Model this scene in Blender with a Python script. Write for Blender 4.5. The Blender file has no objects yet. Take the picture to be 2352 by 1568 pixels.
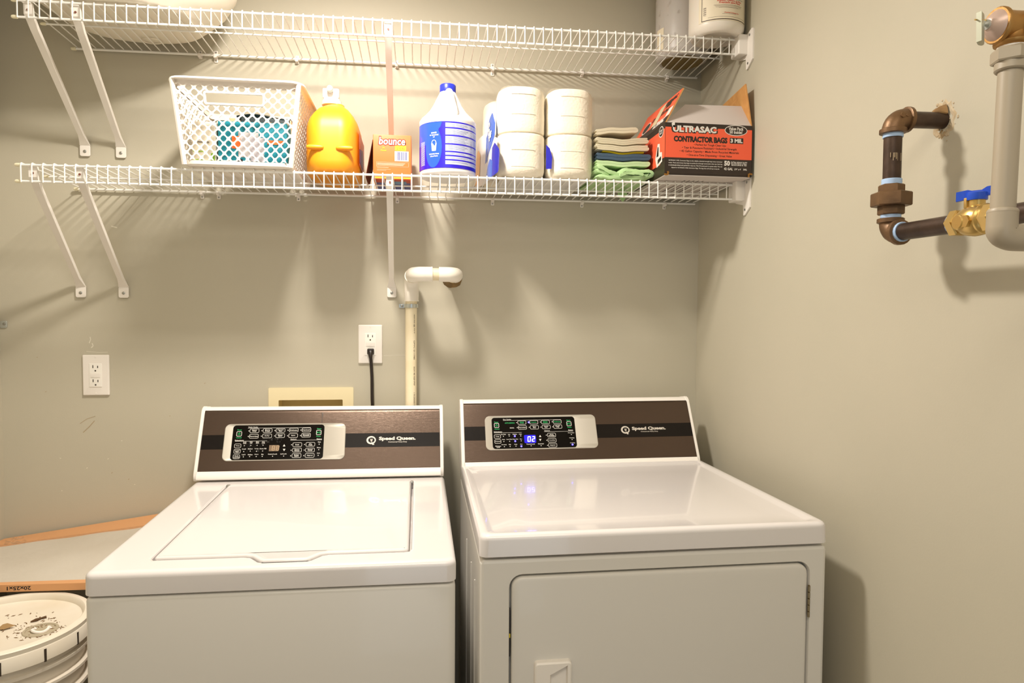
import bpy, bmesh, math, random
from mathutils import Vector, Matrix
random.seed(7)
S = .0254          # geometry is authored in inches
Z0 = 54.0          # camera height above the floor, inches
PI = math.pi
C = bpy.context.scene.collection
sc = bpy.context.scene

# ------------------------------------------------------------------ camera
D_CAM, YAW, PITCH, ROLL, FPX = 81.9042, .1336, .041, .0059, 1589.93
cy, sy, cp, sp = math.cos(YAW), math.sin(YAW), math.cos(PITCH), math.sin(PITCH)
Fv = Vector((sy*cp, cy*cp, -sp)); Rv = Vector((cy, -sy, 0)); Uv = Rv.cross(Fv)
cr, sr = math.cos(ROLL), math.sin(ROLL)
Rv, Uv = cr*Rv + sr*Uv, -sr*Rv + cr*Uv
cam = bpy.data.objects.new('camera', bpy.data.cameras.new('camera'))
C.objects.link(cam)
m = Matrix((Rv, Uv, -Fv)).transposed().to_4x4()
m.translation = Vector((0, -D_CAM*S, Z0*S))
cam.matrix_world = m
cam.data.sensor_width = 36; cam.data.lens = FPX/2352*36
cam.data.clip_start = .02
sc.camera = cam

# ------------------------------------------------------------------ world, light, exposure
sc.view_settings.view_transform = 'Standard'; sc.view_settings.look = 'None'
sc.view_settings.gamma = 1; sc.view_settings.use_curve_mapping = False
sc.view_settings.exposure = 0.17
w = bpy.data.worlds.new('world'); sc.world = w; w.use_nodes = True
w.node_tree.nodes['Background'].inputs[0].default_value = (1, .93, .82, 1)
w.node_tree.nodes['Background'].inputs[1].default_value = .1

def lamp(name, kind, loc, energy, col, size=.1, rot=(0, 0, 0), sizey=None):
    l = bpy.data.lights.new(name, kind); l.energy = energy; l.color = col
    if kind == 'AREA':
        l.size = size
        if sizey: l.shape = 'RECTANGLE'; l.size_y = sizey
    else: l.shadow_soft_size = size
    o = bpy.data.objects.new(name, l); C.objects.link(o)
    o.location = (loc[0]*S, loc[1]*S, (loc[2]+Z0)*S); o.rotation_euler = rot
    return o
WARM = (1, .925, .83)
k = lamp('ceiling_light', 'AREA', (-7.5, -28.5, 39.3), 22, WARM, 6.5*S); k.data.shape = 'DISK'
lamp('ceiling_light_glow', 'POINT', (-7.5, -28.5, 38.6), 1.2, WARM, 2.4*S)
lamp('rear_fill_light', 'AREA', (-4, -92, 41.2), 17, (1, .91, .78), 50*S, (0, 0, 0), 26*S)  # fill lamp added behind the camera to raise the ambient level
lamp('cool_front_fill', 'AREA', (9, -122, -14), 4.5, (.74, .87, 1), 24*S, (PI/2, 0, 0), 72*S)  # added cool fill from behind the camera, tints the machine fronts

# ------------------------------------------------------------------ materials
def lin(c):
    c = c/255
    return c/12.92 if c <= .04045 else ((c+.055)/1.055)**2.4
def rgb(c): return (lin(c[0]), lin(c[1]), lin(c[2]), 1)
MC = {}
def mat(name, col, rough=.5, metal=0, coat=0, bump=None, var=None, emit=None, trans=0, alpha=1, sss=0, stretch=None, spec=None, ior=None):
    if name in MC: return MC[name]
    m = bpy.data.materials.new(name); m.use_nodes = True; MC[name] = m
    nt = m.node_tree; b = nt.nodes['Principled BSDF']
    b.inputs['Base Color'].default_value = rgb(col)
    b.inputs['Roughness'].default_value = rough; b.inputs['Metallic'].default_value = metal
    b.inputs['Coat Weight'].default_value = coat
    b.inputs['Transmission Weight'].default_value = trans; b.inputs['Alpha'].default_value = alpha
    if spec is not None: b.inputs['Specular IOR Level'].default_value = spec
    if ior: b.inputs['IOR'].default_value = ior
    if sss:
        b.inputs['Subsurface Weight'].default_value = sss; b.inputs['Subsurface Scale'].default_value = .01
    if emit:
        b.inputs['Emission Color'].default_value = rgb(emit[0]); b.inputs['Emission Strength'].default_value = emit[1]
    tc = nt.nodes.new('ShaderNodeTexCoord'); mp = nt.nodes.new('ShaderNodeMapping')
    nt.links.new(tc.outputs['Object'], mp.inputs[0])
    if stretch: mp.inputs['Scale'].default_value = stretch
    if bump:
        n = nt.nodes.new('ShaderNodeTexNoise'); n.inputs['Scale'].default_value = bump[0]; n.inputs['Detail'].default_value = 4
        nt.links.new(mp.outputs[0], n.inputs['Vector'])
        bn = nt.nodes.new('ShaderNodeBump'); bn.inputs['Strength'].default_value = bump[1]; bn.inputs['Distance'].default_value = bump[2] if len(bump) > 2 else .001
        nt.links.new(n.outputs['Fac'], bn.inputs['Height']); nt.links.new(bn.outputs[0], b.inputs['Normal'])
    if var:
        n2 = nt.nodes.new('ShaderNodeTexNoise'); n2.inputs['Scale'].default_value = var[0]; n2.inputs['Detail'].default_value = 5
        nt.links.new(mp.outputs[0], n2.inputs['Vector'])
        cr_ = nt.nodes.new('ShaderNodeValToRGB')
        c2 = var[1]
        cr_.color_ramp.elements[0].position = var[2] if len(var) > 2 else .3
        cr_.color_ramp.elements[1].position = var[3] if len(var) > 3 else .7
        cr_.color_ramp.elements[0].color = rgb(c2); cr_.color_ramp.elements[1].color = rgb(col)
        nt.links.new(n2.outputs['Fac'], cr_.inputs[0]); nt.links.new(cr_.outputs[0], b.inputs['Base Color'])
    return m

M_wall = mat('greige_wall_paint', (196, 189, 170), .55, bump=(260, .12), var=(1.7, (190, 184, 165)))
M_ceil = mat('ceiling_paint', (232, 228, 218), .8)
M_floor = mat('floor_vinyl', (150, 138, 122), .5, var=(9, (128, 116, 100)))
M_enamel = mat('white_enamel', (225, 220, 218), .2, coat=.4)
M_body = mat('white_painted_steel', (220, 216, 208), .34, coat=.15)
M_wire = mat('white_vinyl_wire', (244, 242, 236), .35)
M_white = mat('white_plastic', (240, 234, 226), .38)
M_cap = mat('cream_rubber', (238, 230, 200), .5)
M_screw = mat('zinc_screw', (170, 170, 165), .35, .9)
M_black = mat('black_gap', (14, 12, 10), .6)
M_brown = mat('brushed_bronze_panel', (92, 77, 67), .3, .85, bump=(60, .15), stretch=(1, 1, 40))
M_band = mat('dark_band', (18, 12, 9), .3, spec=.25)
M_silver = mat('silver_bezel', (196, 190, 178), .35, .3)
M_glass = mat('black_display_glass', (8, 5, 4), .12, spec=.3)
M_ink = mat('white_ink', (225, 222, 215), .5)
M_inkg = mat('grey_silver_ink', (215, 208, 198), .35, .3)
M_green = mat('green_ink', (20, 175, 95), .5)
M_lit = mat('lit_blue_indicator', (90, 100, 255), .4, emit=((60, 50, 255), 9))
M_digit = mat('lit_blue_digits', (150, 160, 255), .4, emit=((120, 120, 255), 7))
M_glow = mat('blue_digit_window', (20, 12, 120), .3, emit=((30, 14, 235), .9))
M_tan = mat('unlit_digits', (176, 150, 118), .5)
M_tand = mat('unlit_digit_window', (120, 98, 74), .5)

# ------------------------------------------------------------------ geometry helpers
def W(p): return Vector((p[0]*S, p[1]*S, (p[2]+Z0)*S))
ORG = {}
class MB:
    def __init__(s): s.v = []; s.f = []; s.mi = []; s.cm = 0
    def vert(s, p): s.v.append(tuple(p)); return len(s.v)-1
    def face(s, idx): s.f.append(tuple(idx)); s.mi.append(s.cm)
    def poly(s, pts): s.face([s.vert(p) for p in pts]); return s
    def geo(s, vs, fs, fn=None):
        o = len(s.v)
        for p in vs: s.v.append(tuple(fn(*p)) if fn else tuple(p))
        for f in fs: s.face([o+i for i in f])
        return s
    def loft(s, loops, c0=True, c1=True, closed=True):
        n = len(loops[0]); ids = [[s.vert(p) for p in L] for L in loops]
        for a, b in zip(ids, ids[1:]):
            for i in range(n if closed else n-1):
                j = (i+1) % n; s.face((a[i], a[j], b[j], b[i]))
        if c0: s.face(ids[0][::-1])
        if c1: s.face(ids[-1])
        return s
    def box(s, x0, x1, y0, y1, z0, z1, fn=None):
        L = lambda z: [(x0, y0, z), (x1, y0, z), (x1, y1, z), (x0, y1, z)]
        a, b = L(z0), L(z1)
        if fn: a = [fn(*p) for p in a]; b = [fn(*p) for p in b]
        return s.loft([a, b])
    def rbox(s, x0, x1, y0, y1, z0, z1, r=.2, f=.1, fn=None, n=4, fb=None):
        """box, corner radius r seen along z, fillet f on the top (and fb on the bottom)"""
        fb = f if fb is None else fb; L = []
        for k in range(4):
            a = PI/2*k/3; i = fb*(1-math.sin(a))
            L.append([(x, y, z0+fb*(1-math.cos(a))) for x, y in rr(x0+i, x1-i, y0+i, y1-i, max(r-i, .001), n)])
        for k in range(4):
            a = PI/2*k/3; i = f*(1-math.cos(a))
            L.append([(x, y, z1-f*(1-math.sin(a))) for x, y in rr(x0+i, x1-i, y0+i, y1-i, max(r-i, .001), n)])
        if fn: L = [[fn(*p) for p in l] for l in L]
        return s.loft(L)
    def tube(s, pts, r, n=8, caps=True, closed=False):
        pts = [Vector(p) for p in pts]; rs = r if isinstance(r, (list, tuple)) else [r]*len(pts)
        N = len(pts); T = []
        for i in range(N):
            a = pts[i-1] if (i or closed) else pts[i]; b = pts[(i+1) % N] if (i < N-1 or closed) else pts[i]
            T.append((b-a).normalized())
        up = Vector((0, 0, 1)) if abs(T[0].z) < .9 else Vector((0, 1, 0))
        u = T[0].cross(up).normalized(); loops = []
        for i in range(N):
            u = (u - T[i]*u.dot(T[i])).normalized(); v = T[i].cross(u)
            loops.append([pts[i]+(u*math.cos(2*PI*k/n)+v*math.sin(2*PI*k/n))*rs[i] for k in range(n)])
        if closed: loops.append(loops[0]); caps = False
        return s.loft(loops, caps, caps)
    def lathe(s, prof, c=(0, 0, 0), ax='z', n=24, sx=1, sy_=1, rot=0):
        L = []
        for r, h in prof:
            l = []
            for k in range(n):
                a = 2*PI*k/n+rot; p, q = max(r, .001)*math.cos(a)*sx, max(r, .001)*math.sin(a)*sy_
                l.append({'z': (c[0]+p, c[1]+q, c[2]+h), 'y': (c[0]+p, c[1]+h, c[2]+q), 'x': (c[0]+h, c[1]+p, c[2]+q)}[ax])
            L.append(l)
        return s.loft(L)
    def prism(s, poly, fn, d0, d1):
        """2D polygon, fn(a,b,c) -> point, extruded from c=d0 to c=d1"""
        return s.loft([[fn(a, b, d0) for a, b in poly], [fn(a, b, d1) for a, b in poly]])
    def ring(s, outer, inner, fn):
        bm = bmesh.new()
        for L in (outer, inner):
            vs = [bm.verts.new((a, b, 0)) for a, b in L]
            for i in range(len(vs)): bm.edges.new((vs[i], vs[(i+1) % len(vs)]))
        bmesh.ops.triangle_fill(bm, use_beauty=True, edges=bm.edges[:])
        bm.verts.index_update()
        s.geo([(v.co.x, v.co.y) for v in bm.verts], [[v.index for v in f.verts] for f in bm.faces], lambda a, b: fn(a, b))
        bm.free(); return s
def rr(x0, x1, y0, y1, r, n=4):
    o = []
    for cx, cy_, a0 in ((x1-r, y0+r, -PI/2), (x1-r, y1-r, 0), (x0+r, y1-r, PI/2), (x0+r, y0+r, PI)):
        for k in range(n+1):
            a = a0+PI/2*k/n; o.append((cx+r*math.cos(a), cy_+r*math.sin(a)))
    return o
def offp(poly, d):
    """offset polygon outward by d (counter-clockwise)"""
    n = len(poly); o = []
    for i in range(n):
        p, q, t = Vector(poly[i-1]), Vector(poly[i]), Vector(poly[(i+1) % n])
        e1, e2 = (q-p).normalized(), (t-q).normalized()
        n1, n2 = Vector((e1.y, -e1.x)), Vector((e2.y, -e2.x)); b = n1+n2
        if b.length < 1e-6: b = n1
        b.normalize(); k = d/max(.5, b.dot(n1)); o.append((q.x+b.x*k, q.y+b.y*k))
    return o
def circ(cx, cy_, r, n=24, ry=None):
    return [(cx+r*math.cos(2*PI*k/n), cy_+(ry or r)*math.sin(2*PI*k/n)) for k in range(n)]
def mkmesh(name, mb, mats, org, angle=35, smooth=True):
    me = bpy.data.meshes.new(name)
    me.from_pydata([(W(p)-org)[:] for p in mb.v], [], mb.f)
    for m_ in (mats if isinstance(mats, (list, tuple)) else [mats]): me.materials.append(m_)
    me.polygons.foreach_set('material_index', mb.mi)
    bm = bmesh.new(); bm.from_mesh(me); bmesh.ops.recalc_face_normals(bm, faces=bm.faces[:]); bm.to_mesh(me); bm.free()
    if smooth:
        me.polygons.foreach_set('use_smooth', [True]*len(me.polygons)); me.set_sharp_from_angle(angle=math.radians(angle))
    me.update(); return me
def part(name, mb, m, parent, label=None, angle=35, smooth=True):
    org = ORG[parent.name]
    o = bpy.data.objects.new(name, mkmesh(name, mb, m, org, angle, smooth)); C.objects.link(o)
    o.parent = parent; ORG[o.name] = org
    if label: o['label'] = label
    return o
def thing(name, label, cat, base, group=None):
    o = bpy.data.objects.new(name, None); C.objects.link(o); o.location = W(base); o.empty_display_size = .02
    o['label'] = label; o['category'] = cat
    if group: o['group'] = group
    ORG[o.name] = W(base); return o
def solo(name, mb, m, label, cat, base, group=None, angle=35):
    org = W(base); o = bpy.data.objects.new(name, mkmesh(name, mb, m, org, angle)); C.objects.link(o)
    o.location = org; o['label'] = label; o['category'] = cat; ORG[o.name] = org
    if group: o['group'] = group
    return o
def struct(name, mb, m):
    org = Vector((0, 0, 0)); o = bpy.data.objects.new(name, mkmesh(name, mb, m, org)); C.objects.link(o)
    o['kind'] = 'structure'; ORG[o.name] = org; return o
def clone(o, off, parent=None):
    c = o.copy(); C.objects.link(c); c.parent = parent if parent is not None else o.parent
    c.location = o.location+Vector((off[0]*S, off[1]*S, off[2]*S)); ORG[c.name] = ORG[o.name]
    return c
TG = {}
def textgeo(s, bold=0, shear=0, space=1):
    k = (s, bold, shear, space)
    if k in TG: return TG[k]
    cu = bpy.data.curves.new('t', 'FONT'); cu.body = s.replace('|', '\n'); cu.size = 1; cu.offset = bold; cu.shear = shear
    cu.space_character = space; cu.space_line = .8; cu.resolution_u = 2; cu.align_x = 'CENTER'; cu.align_y = 'CENTER'
    o = bpy.data.objects.new('t', cu); C.objects.link(o); me = o.to_mesh()
    vs = [(v.co.x, v.co.y) for v in me.vertices]; fs = [tuple(p.vertices) for p in me.polygons]
    o.to_mesh_clear(); bpy.data.objects.remove(o); bpy.data.curves.remove(cu)
    xs = [v[0] for v in vs]; ys = [v[1] for v in vs]
    mx, my = (max(xs)+min(xs))/2, (max(ys)+min(ys))/2
    TG[k] = ([(x-mx, y-my) for x, y in vs], fs, max(xs)-min(xs), max(ys)-min(ys)); return TG[k]
def text(mb, s, a, b, fn, width=None, height=None, c=.01, bold=0, shear=0, space=1, rot=0):
    """flat print centred at (a,b) of a surface fn(a,b,c), scaled to width and/or height"""
    vs, fs, w_, h_ = textgeo(s, bold, shear, space)
    kx = width/w_ if width else height/h_; ky = height/h_ if height else kx
    co, si = math.cos(rot), math.sin(rot)
    mb.geo([(x*kx*co-y*ky*si, x*kx*si+y*ky*co) for x, y in vs], fs, lambda x, y: fn(a+x, b+y, c))
def frame(P0, X, U):
    P0 = Vector(P0); X = Vector(X).normalized(); U = Vector(U).normalized(); N = X.cross(U)
    return lambda a, b, c=0: P0+X*a+U*b+N*c
def rect(mb, a0, a1, b0, b1, fn, c=.01): mb.poly([fn(a0, b0, c), fn(a1, b0, c), fn(a1, b1, c), fn(a0, b1, c)])

# ------------------------------------------------------------------ the room
XR, XL, YF, ZF, ZC = 34.1, -45.1, -126, -54, 42
HX0, HX1, HZ0, HZ1 = -15.96, -8.75, -15.3, -10.1      # hole of the washer outlet box
b = MB()
for x0, x1, z0, z1 in ((XL-4, HX0, ZF, ZC), (HX1, XR+4, ZF, ZC), (HX0, HX1, ZF, HZ0), (HX0, HX1, HZ1, ZC)):
    b.box(x0, x1, 0, 5, z0, z1)
struct('wall_back', b, M_wall)
struct('wall_right', MB().box(XR, XR+4, YF, 0, ZF, ZC), M_wall)
struct('wall_left', MB().box(XL-4, XL, YF, 0, ZF, ZC), M_wall)
b = MB()
for x0, x1, z0, z1 in ((XL-4, -19, ZF, ZC), (23, XR+4, ZF, ZC), (-19, 23, 40, ZC)): b.box(x0, x1, YF-4, YF, z0, z1)
struct('wall_front', b, M_wall)
struct('floor', MB().box(XL-4, XR+4, YF-4, 5, ZF-3, ZF), M_floor)
struct('ceiling', MB().box(XL-4, XR+4, YF-4, 5, ZC, ZC+3), M_ceil)

# ------------------------------------------------------------------ washer and dryer
def machine_map(x0, yf, roll, rise, depth, zt):
    return lambda x, y, z: (x0+x, yf+y, z+roll*x+(rise*y/depth if z > zt else 0))

# ---- washer
wm = machine_map(-22.8755, -31.8, -.0047, .474, 24.3, -19.6)
washer = thing('washing_machine', 'white top-loading washer with bronze control panel, left of the dryer', 'washing machine', (-10, -20, -54))
WW = 25.6
b = MB(); b.rbox(.06, WW-.06, .08, 24.2, -53.2, -19.76, .55, .3, fn=wm, fb=.05)
part('cabinet', b, M_body, washer)
for x in (2, WW-2):
    for y in (2.5, 21.5):
        b = MB(); b.lathe([(.8, -54), (.8, -53.6), (.35, -53.5), (.35, -53.1)], (*wm(x, y, 0)[:2], 0), n=12); part('foot', b, M_black, washer)
lid = [(3.75, 22.35), (3.75, 2.6), (3.95, 2.35), (10.2, 2.35), (10.75, 2.15), (11.45, 1.25), (11.75, 1.1), (14.75, 1.1), (15.0, 1.25),
       (15.65, 2.1), (16.2, 2.3), (21.7, 2.3), (22.05, 2.4), (22.15, 2.7), (22.15, 22.35)]
hole = offp(lid, .13); hole_in = offp(lid, .13)
ZT = -18.0
b = MB(); L = []
L.append([wm(x, y, -19.66) for x, y in rr(.12, WW-.12, .12, 24.6, .6, 5)])
L.append([wm(x, y, -19.58) for x, y in rr(0, WW, 0, 24.6, .7, 5)])
L.append([wm(x, y, -18.45) for x, y in rr(0, WW, .03, 24.6, .7, 5)])
for k in range(1, 6):
    a = PI/2*k/5; i = .42*(1-math.cos(a)); L.append([wm(x, y, -18.42+.42*math.sin(a)) for x, y in rr(i, WW-i, i+.03, 24.6, .7-i*.6, 5)])
L.append([wm(x, y, ZT+.002) for x, y in rr(.5, WW-.5, .55, 24.55, .5, 5)])
b.loft(L, True, False)
# slightly dished top around the lid
o1 = rr(.5, WW-.5, .55, 24.55, .5, 5); h2 = offp(hole, .22)
b.ring(o1, h2, lambda x, y: wm(x, y, ZT+.002))
b.loft([[wm(x, y, ZT+.002) for x, y in h2], [wm(x, y, ZT-.03) for x, y in offp(hole, .06)], [wm(x, y, ZT-.1) for x, y in hole],
        [wm(x, y, ZT-.75) for x, y in hole]], False, True)
part('top_deck', b, M_enamel, washer)
b = MB(); LL = []
for d, z in ((-.05, -.62), (-.05, -.12), (-.07, -.02), (-.12, .06), (-.2, .1), (-.32, .1), (-.6, .05)):
    LL.append([wm(x, y, ZT+z) for x, y in offp(lid, d)])
b.loft(LL)
wl = part('lid', b, M_enamel, washer, angle=50)
b = MB(); b.box(11.6, 14.9, 1.02, 1.2, ZT-.5, ZT-.08, fn=wm)
part('finger_slot', b, M_black, wl)
b = MB(); b.rbox(3.6, 3.95, 22.1, 22.6, ZT-.2, ZT+.07, .1, .05, fn=wm); part('lid_hinge', b, M_screw, washer); b = MB(); b.rbox(22.0, 22.3, 22.1, 22.6, ZT-.2, ZT+.07, .1, .05, fn=wm)
part('lid_hinge', b, M_screw, washer)

def control_console(root, fr, prof, xl, xr, mw, mh, cap, sy1, sz1):
    """prof: (y,z) outline of the end cap, in scene inches; fr: face frame, metal size mw x mh"""
    b = MB()
    fnx = lambda y, z, x: (x, y+sy1*(x-xl), z+sz1*(x-xl))
    b.prism(prof, fnx, xl+.1, xr-.1)
    body = part('console', b, M_white, root)
    for x0, x1 in ((xl-.02, xl+cap), (xr-cap, xr+.02)):
        b = MB(); P = offp(prof, .07) if offp_ccw(prof) else offp(prof, -.07)
        P2 = offp(prof, .02) if offp_ccw(prof) else offp(prof, -.02)
        b.loft([[fnx(y, z, X_) for y, z in Q_] for X_, Q_ in ((x0, P2), (x0+.06, P), (x1-.06, P), (x1, P2))])
        part('end_cap', b, M_white, body)
    # bronze face, rolled back over the top
    b = MB(); rows = [(0, .04), (mh-.25, .04), (mh-.1, .03), (mh+.05, -.03), (mh+.15, -.13), (mh+.2, -.3), (mh+.18, -.6)]
    b.loft([[fr(a, q, c) for q, c in rows] for a in (0, mw)], False, False, closed=False)
    b.poly([fr(0, 0, .04), fr(mw, 0, .04), fr(mw, 0, -.05), fr(0, 0, -.05)])
    face = part('control_panel', b, M_brown, root, 'brushed bronze control panel face')
    return body, face
def offp_ccw(p): return sum(p[i-1][0]*p[i][1]-p[i][0]*p[i-1][1] for i in range(len(p))) > 0

def strip(body, fr, mw, xl):
    b = MB(); L = []
    for q, c in ((-.02, .0), (-.03, .06), (-.1, .1), (-.3, .13), (-.34, .16), (-.42, .19), (-.72, .22), (-.86, .16), (-.92, .02)):
        L.append([fr(-.02, q, c), fr(mw+.02, q, c)])
    b.loft([list(x) for x in zip(*L)], False, False, closed=False)
    part('lower_trim_strip', b, M_white, body)

def display(face, fr, x0, x1, y0, y1, bx0, bx1, by0, by1):
    b = MB(); R = .55
    L = [[fr(a, q, .03) for a, q in rr(x0, x1, y0, y1, R, 6)], [fr(a, q, .10) for a, q in rr(x0, x1, y0, y1, R, 6)],
         [fr(a, q, .14) for a, q in rr(x0+.06, x1-.06, y0+.06, y1-.06, R-.05, 6)],
         [fr(a, q, .07) for a, q in rr(bx0-.05, bx1+.05, by0-.02, by1+.02, .35, 6)],
         [fr(a, q, .055) for a, q in rr(bx0, bx1, by0, by1, .32, 6)]]
    b.loft(L, False, True)
    part('display_bezel', b, M_silver, face, 'silver display bezel with rounded ends')
    b = MB(); b.prism(rr(bx0, bx1, by0, by1, .32, 6), fr, .05, .07)
    part('display_glass', b, M_glass, face, 'glossy black touch display')
def outline(mb, cx, cy_, w_, h_, fr, t=.035, r=.12, c=.078):
    o = rr(cx-w_/2, cx+w_/2, cy_-h_/2, cy_+h_/2, r, 3); i = rr(cx-w_/2+t, cx+w_/2-t, cy_-h_/2+t, cy_+h_/2-t, max(r-t, .02), 3)
    mb.loft([[fr(a, q, c) for a, q in o], [fr(a, q, c) for a, q in i]], False, False)
def button(face, fr, s, x, y, w_, h_, ink, txt=True):
    b = MB(); outline(b, x, y, w_, h_, fr)
    if txt:
        b.cm = 1; two = '|' in s
        text(b, s, x, y, fr, width=min(w_-.14, .09*max(len(q) for q in s.split('|'))+.05), height=(.25 if two else .13), c=.079, bold=.02)
    part('button', b, [M_ink, ink], face)
def ptexts(face, fr, items, m_, h1=.12, name='lettering', wch=.078):
    b = MB()
    for s, x, y in items:
        two = '|' in s
        text(b, s, x, y, fr, width=wch*max(len(q) for q in s.split('|')), height=h1*(2.1 if two else 1), c=.08, bold=.02)
    o = part(name, b, m_, face); return o
def dots(face, fr, items, m_, r=.035, name='indicator_dots'):
    b = MB()
    for s, x, y in items: b.poly([fr(a, q, .081) for a, q in circ(x, y, r, 10)])
    return part(name, b, m_, face)
SEG = {'0': 'abcdef', '2': 'abged', '8': 'abcdefg'}
def digits(face, fr, s, x0, y0, w_, h_, m_, t=.09):
    for k, ch in enumerate(s):
        b = MB(); X = x0+k*(w_+.12); g = t/2
        fr2 = lambda a, q, c: fr(a+q*.08, q, c)
        R = {'a': (X+g, X+w_-g, y0+h_-t, y0+h_), 'd': (X+g, X+w_-g, y0, y0+t), 'g': (X+g, X+w_-g, y0+h_/2-g, y0+h_/2+g),
             'f': (X, X+t, y0+h_/2+.01, y0+h_-g*.6), 'b': (X+w_-t, X+w_, y0+h_/2+.01, y0+h_-g*.6),
             'e': (X, X+t, y0+g*.6, y0+h_/2-.01), 'c': (X+w_-t, X+w_, y0+g*.6, y0+h_/2-.01)}
        for q in SEG[ch]: rect(b, *R[q], fr2, .084)
        part('digit', b, m_, face)
def tri(face, fr, pts):
    b = MB()
    for x, y, d in pts: b.poly([fr(x-.13, y-.1*d, .08), fr(x+.13, y-.1*d, .08), fr(x, y+.14*d, .08)])
    part('arrow_keys', b, M_ink, face)
def powerkeys(face, fr, p, q):
    b = MB(); outline(b, p[0], p[1], .55, .55, fr, .05, .12); b.cm = 1
    arc = [(p[0]+.13*math.cos(a), p[1]+.13*math.sin(a)) for a in [math.radians(120+k*300/12) for k in range(13)]]
    arc2 = [(p[0]+.09*math.cos(a), p[1]+.09*math.sin(a)) for a in [math.radians(120+k*300/12) for k in range(13)]]
    for k in range(12): b.poly([fr(*arc[k], .08), fr(*arc[k+1], .08), fr(*arc2[k+1], .08), fr(*arc2[k], .08)])
    rect(b, p[0]-.02, p[0]+.02, p[1], p[1]+.16, fr, .08)
    part('power_button', b, [M_ink, M_green], face, 'square power button with green symbol')
    b = MB(); outline(b, q[0], q[1], .55, .55, fr, .05, .12); b.cm = 1
    b.poly([fr(q[0]-.18, q[1]-.12, .08), fr(q[0]-.01, q[1], .08), fr(q[0]-.18, q[1]+.12, .08)])
    for k in range(2): rect(b, q[0]+.04+.08*k, q[0]+.08+.08*k, q[1]-.12, q[1]+.12, fr, .08)
    part('start_button', b, [M_ink, M_green], face, 'square start button with green symbol')
def logo(face, fr, x, y, m_):
    b = MB(); n = 28
    for k in range(n):
        a0, a1 = 2*PI*k/n, 2*PI*(k+1)/n
        P = lambda a, rx, ry, ox=0: fr(x+ox+rx*math.cos(a), y+ry*math.sin(a), .062)
        b.poly([P(a0, .5, .45), P(a1, .5, .45), P(a1, .34, .29, .03), P(a0, .34, .29, .03)])
    b.poly([fr(x+.0, y-.25, .063), fr(x+.12, y-.22, .063), fr(x+.36, y-.5, .063), fr(x+.16, y-.54, .063)])
    for k in (-1, 0, 1): b.poly([fr(x+.1*k-.03+.03, y+.14, .063), fr(x+.1*k+.03+.03, y+.14, .063), fr(x+.05*k+.05, y-.16, .063), fr(x+.05*k+.01, y-.16, .063)])
    part('emblem', b, m_, face, 'round emblem beside the lettering')
def band(face, fr, mw, y0, y1):
    b = MB(); b.prism([(.02, y0), (mw-.02, y0), (mw-.02, y1), (.02, y1)], fr, .035, .05); part('dark_band', b, M_band, face)
def brandtext(face, fr, xc, yc, w_, sub, m_):
    b = MB(); text(b, 'Speed Queen.', xc, yc, fr, width=w_, height=.5, c=.062, bold=.045, space=.97)
    text(b, 'Commercial Heavy Duty', sub[0], sub[1], fr, width=2.0, height=.17, c=.062, bold=.012)
    part('lettering', b, m_, face)
def lines(face, fr, items):
    b = MB()
    for x0, x1, y in items: rect(b, x0, x1, y-.012, y+.012, fr, .08)
    part('divider_lines', b, M_ink, face)

WP = [(-7.58, -17.42), (-7.7, -17.2), (-7.68, -16.9), (-7.52, -16.5), (-4.66, -10.65), (-4.42, -10.42), (-4.05, -10.28), (-2.6, -10.5), (-2.6, -17.45)]
wfr = frame((-22.6, -7.6, -16.5), (1, 0, -.0047), (0, 2.9, 5.93))
body, face = control_console(washer, wfr, WP, -22.98, 2.62, 24.86, 6.5, .36, 0, -.0047)
strip(body, wfr, 24.9, 0)
band(face, wfr, 24.86, 2.31, 3.86)
display(face, wfr, 2.27, 14.75, 1.02, 5.02, 3.08, 12.5, 1.13, 4.88)
powerkeys(face, wfr, (3.74, 3.95), (11.93, 4.0))
for s, x, y in [('Heavy|Duty', 5.27, 4.27), ('Perm|Press', 6.61, 4.28), ('Normal|Eco', 7.94, 4.28), ('Delicate', 9.31, 4.29), ('Handwash', 10.63, 4.3), ('Favorites', 5.26, 3.67), ('Bulky', 6.61, 3.69), ('Rinse|Spin', 7.95, 3.7), ('Spin', 9.29, 3.69), ('Special|Cycles', 10.62, 3.71), ('Soak', 9.78, 2.69), ('Pre|Wash', 11.13, 2.7), ('Extra|Rinse', 9.79, 2.1), ('Speed|Cycle', 11.13, 2.09), ('Delay|Start', 9.78, 1.51), ('Signal', 11.13, 1.5)]:
    button(face, wfr, s, x, y, .95, .46, M_ink)
for s, x, y in [('Temp', 3.72, 2.65), ('Load|Size', 3.72, 2.07), ('Soil|Level', 3.7, 1.49)]: button(face, wfr, s, x, y, .68, .46, M_ink)
ptexts(face, wfr, [('Power', 3.75, 4.38), ('Cancel', 3.74, 3.54), ('Start', 11.95, 4.42), ('Pause', 11.93, 3.58)], M_green, .14, 'green_lettering', .09)
ptexts(face, wfr, [('Cold|Cold', 4.39, 2.98), ('Warm|Cold', 5.04, 2.99), ('Warm|Warm', 5.68, 2.99), ('Hot|Cold', 6.29, 2.98), ('Small', 4.38, 2.3), ('Medium', 5.02, 2.31), ('Large', 5.66, 2.31), ('Auto Fill', 6.29, 2.31), ('Light', 4.41, 1.69), ('Medium', 5.07, 1.69), ('Heavy', 5.71, 1.7), ('Max', 6.31, 1.7), ('Control Lock', 7.33, 1.71), ('Lid Lock', 8.45, 1.71), ('Wash', 12.04, 2.94), ('Rinse', 12.03, 2.34), ('Spin', 12.02, 1.73)], M_ink)
ptexts(face, wfr, [('Wash Cycles', 5.09, 4.66), ('Selections', 3.82, 3.24), ('Options', 9.35, 3.28), ('Status', 12.02, 3.28)], M_ink, .14, 'heading_lettering', .09)
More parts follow.
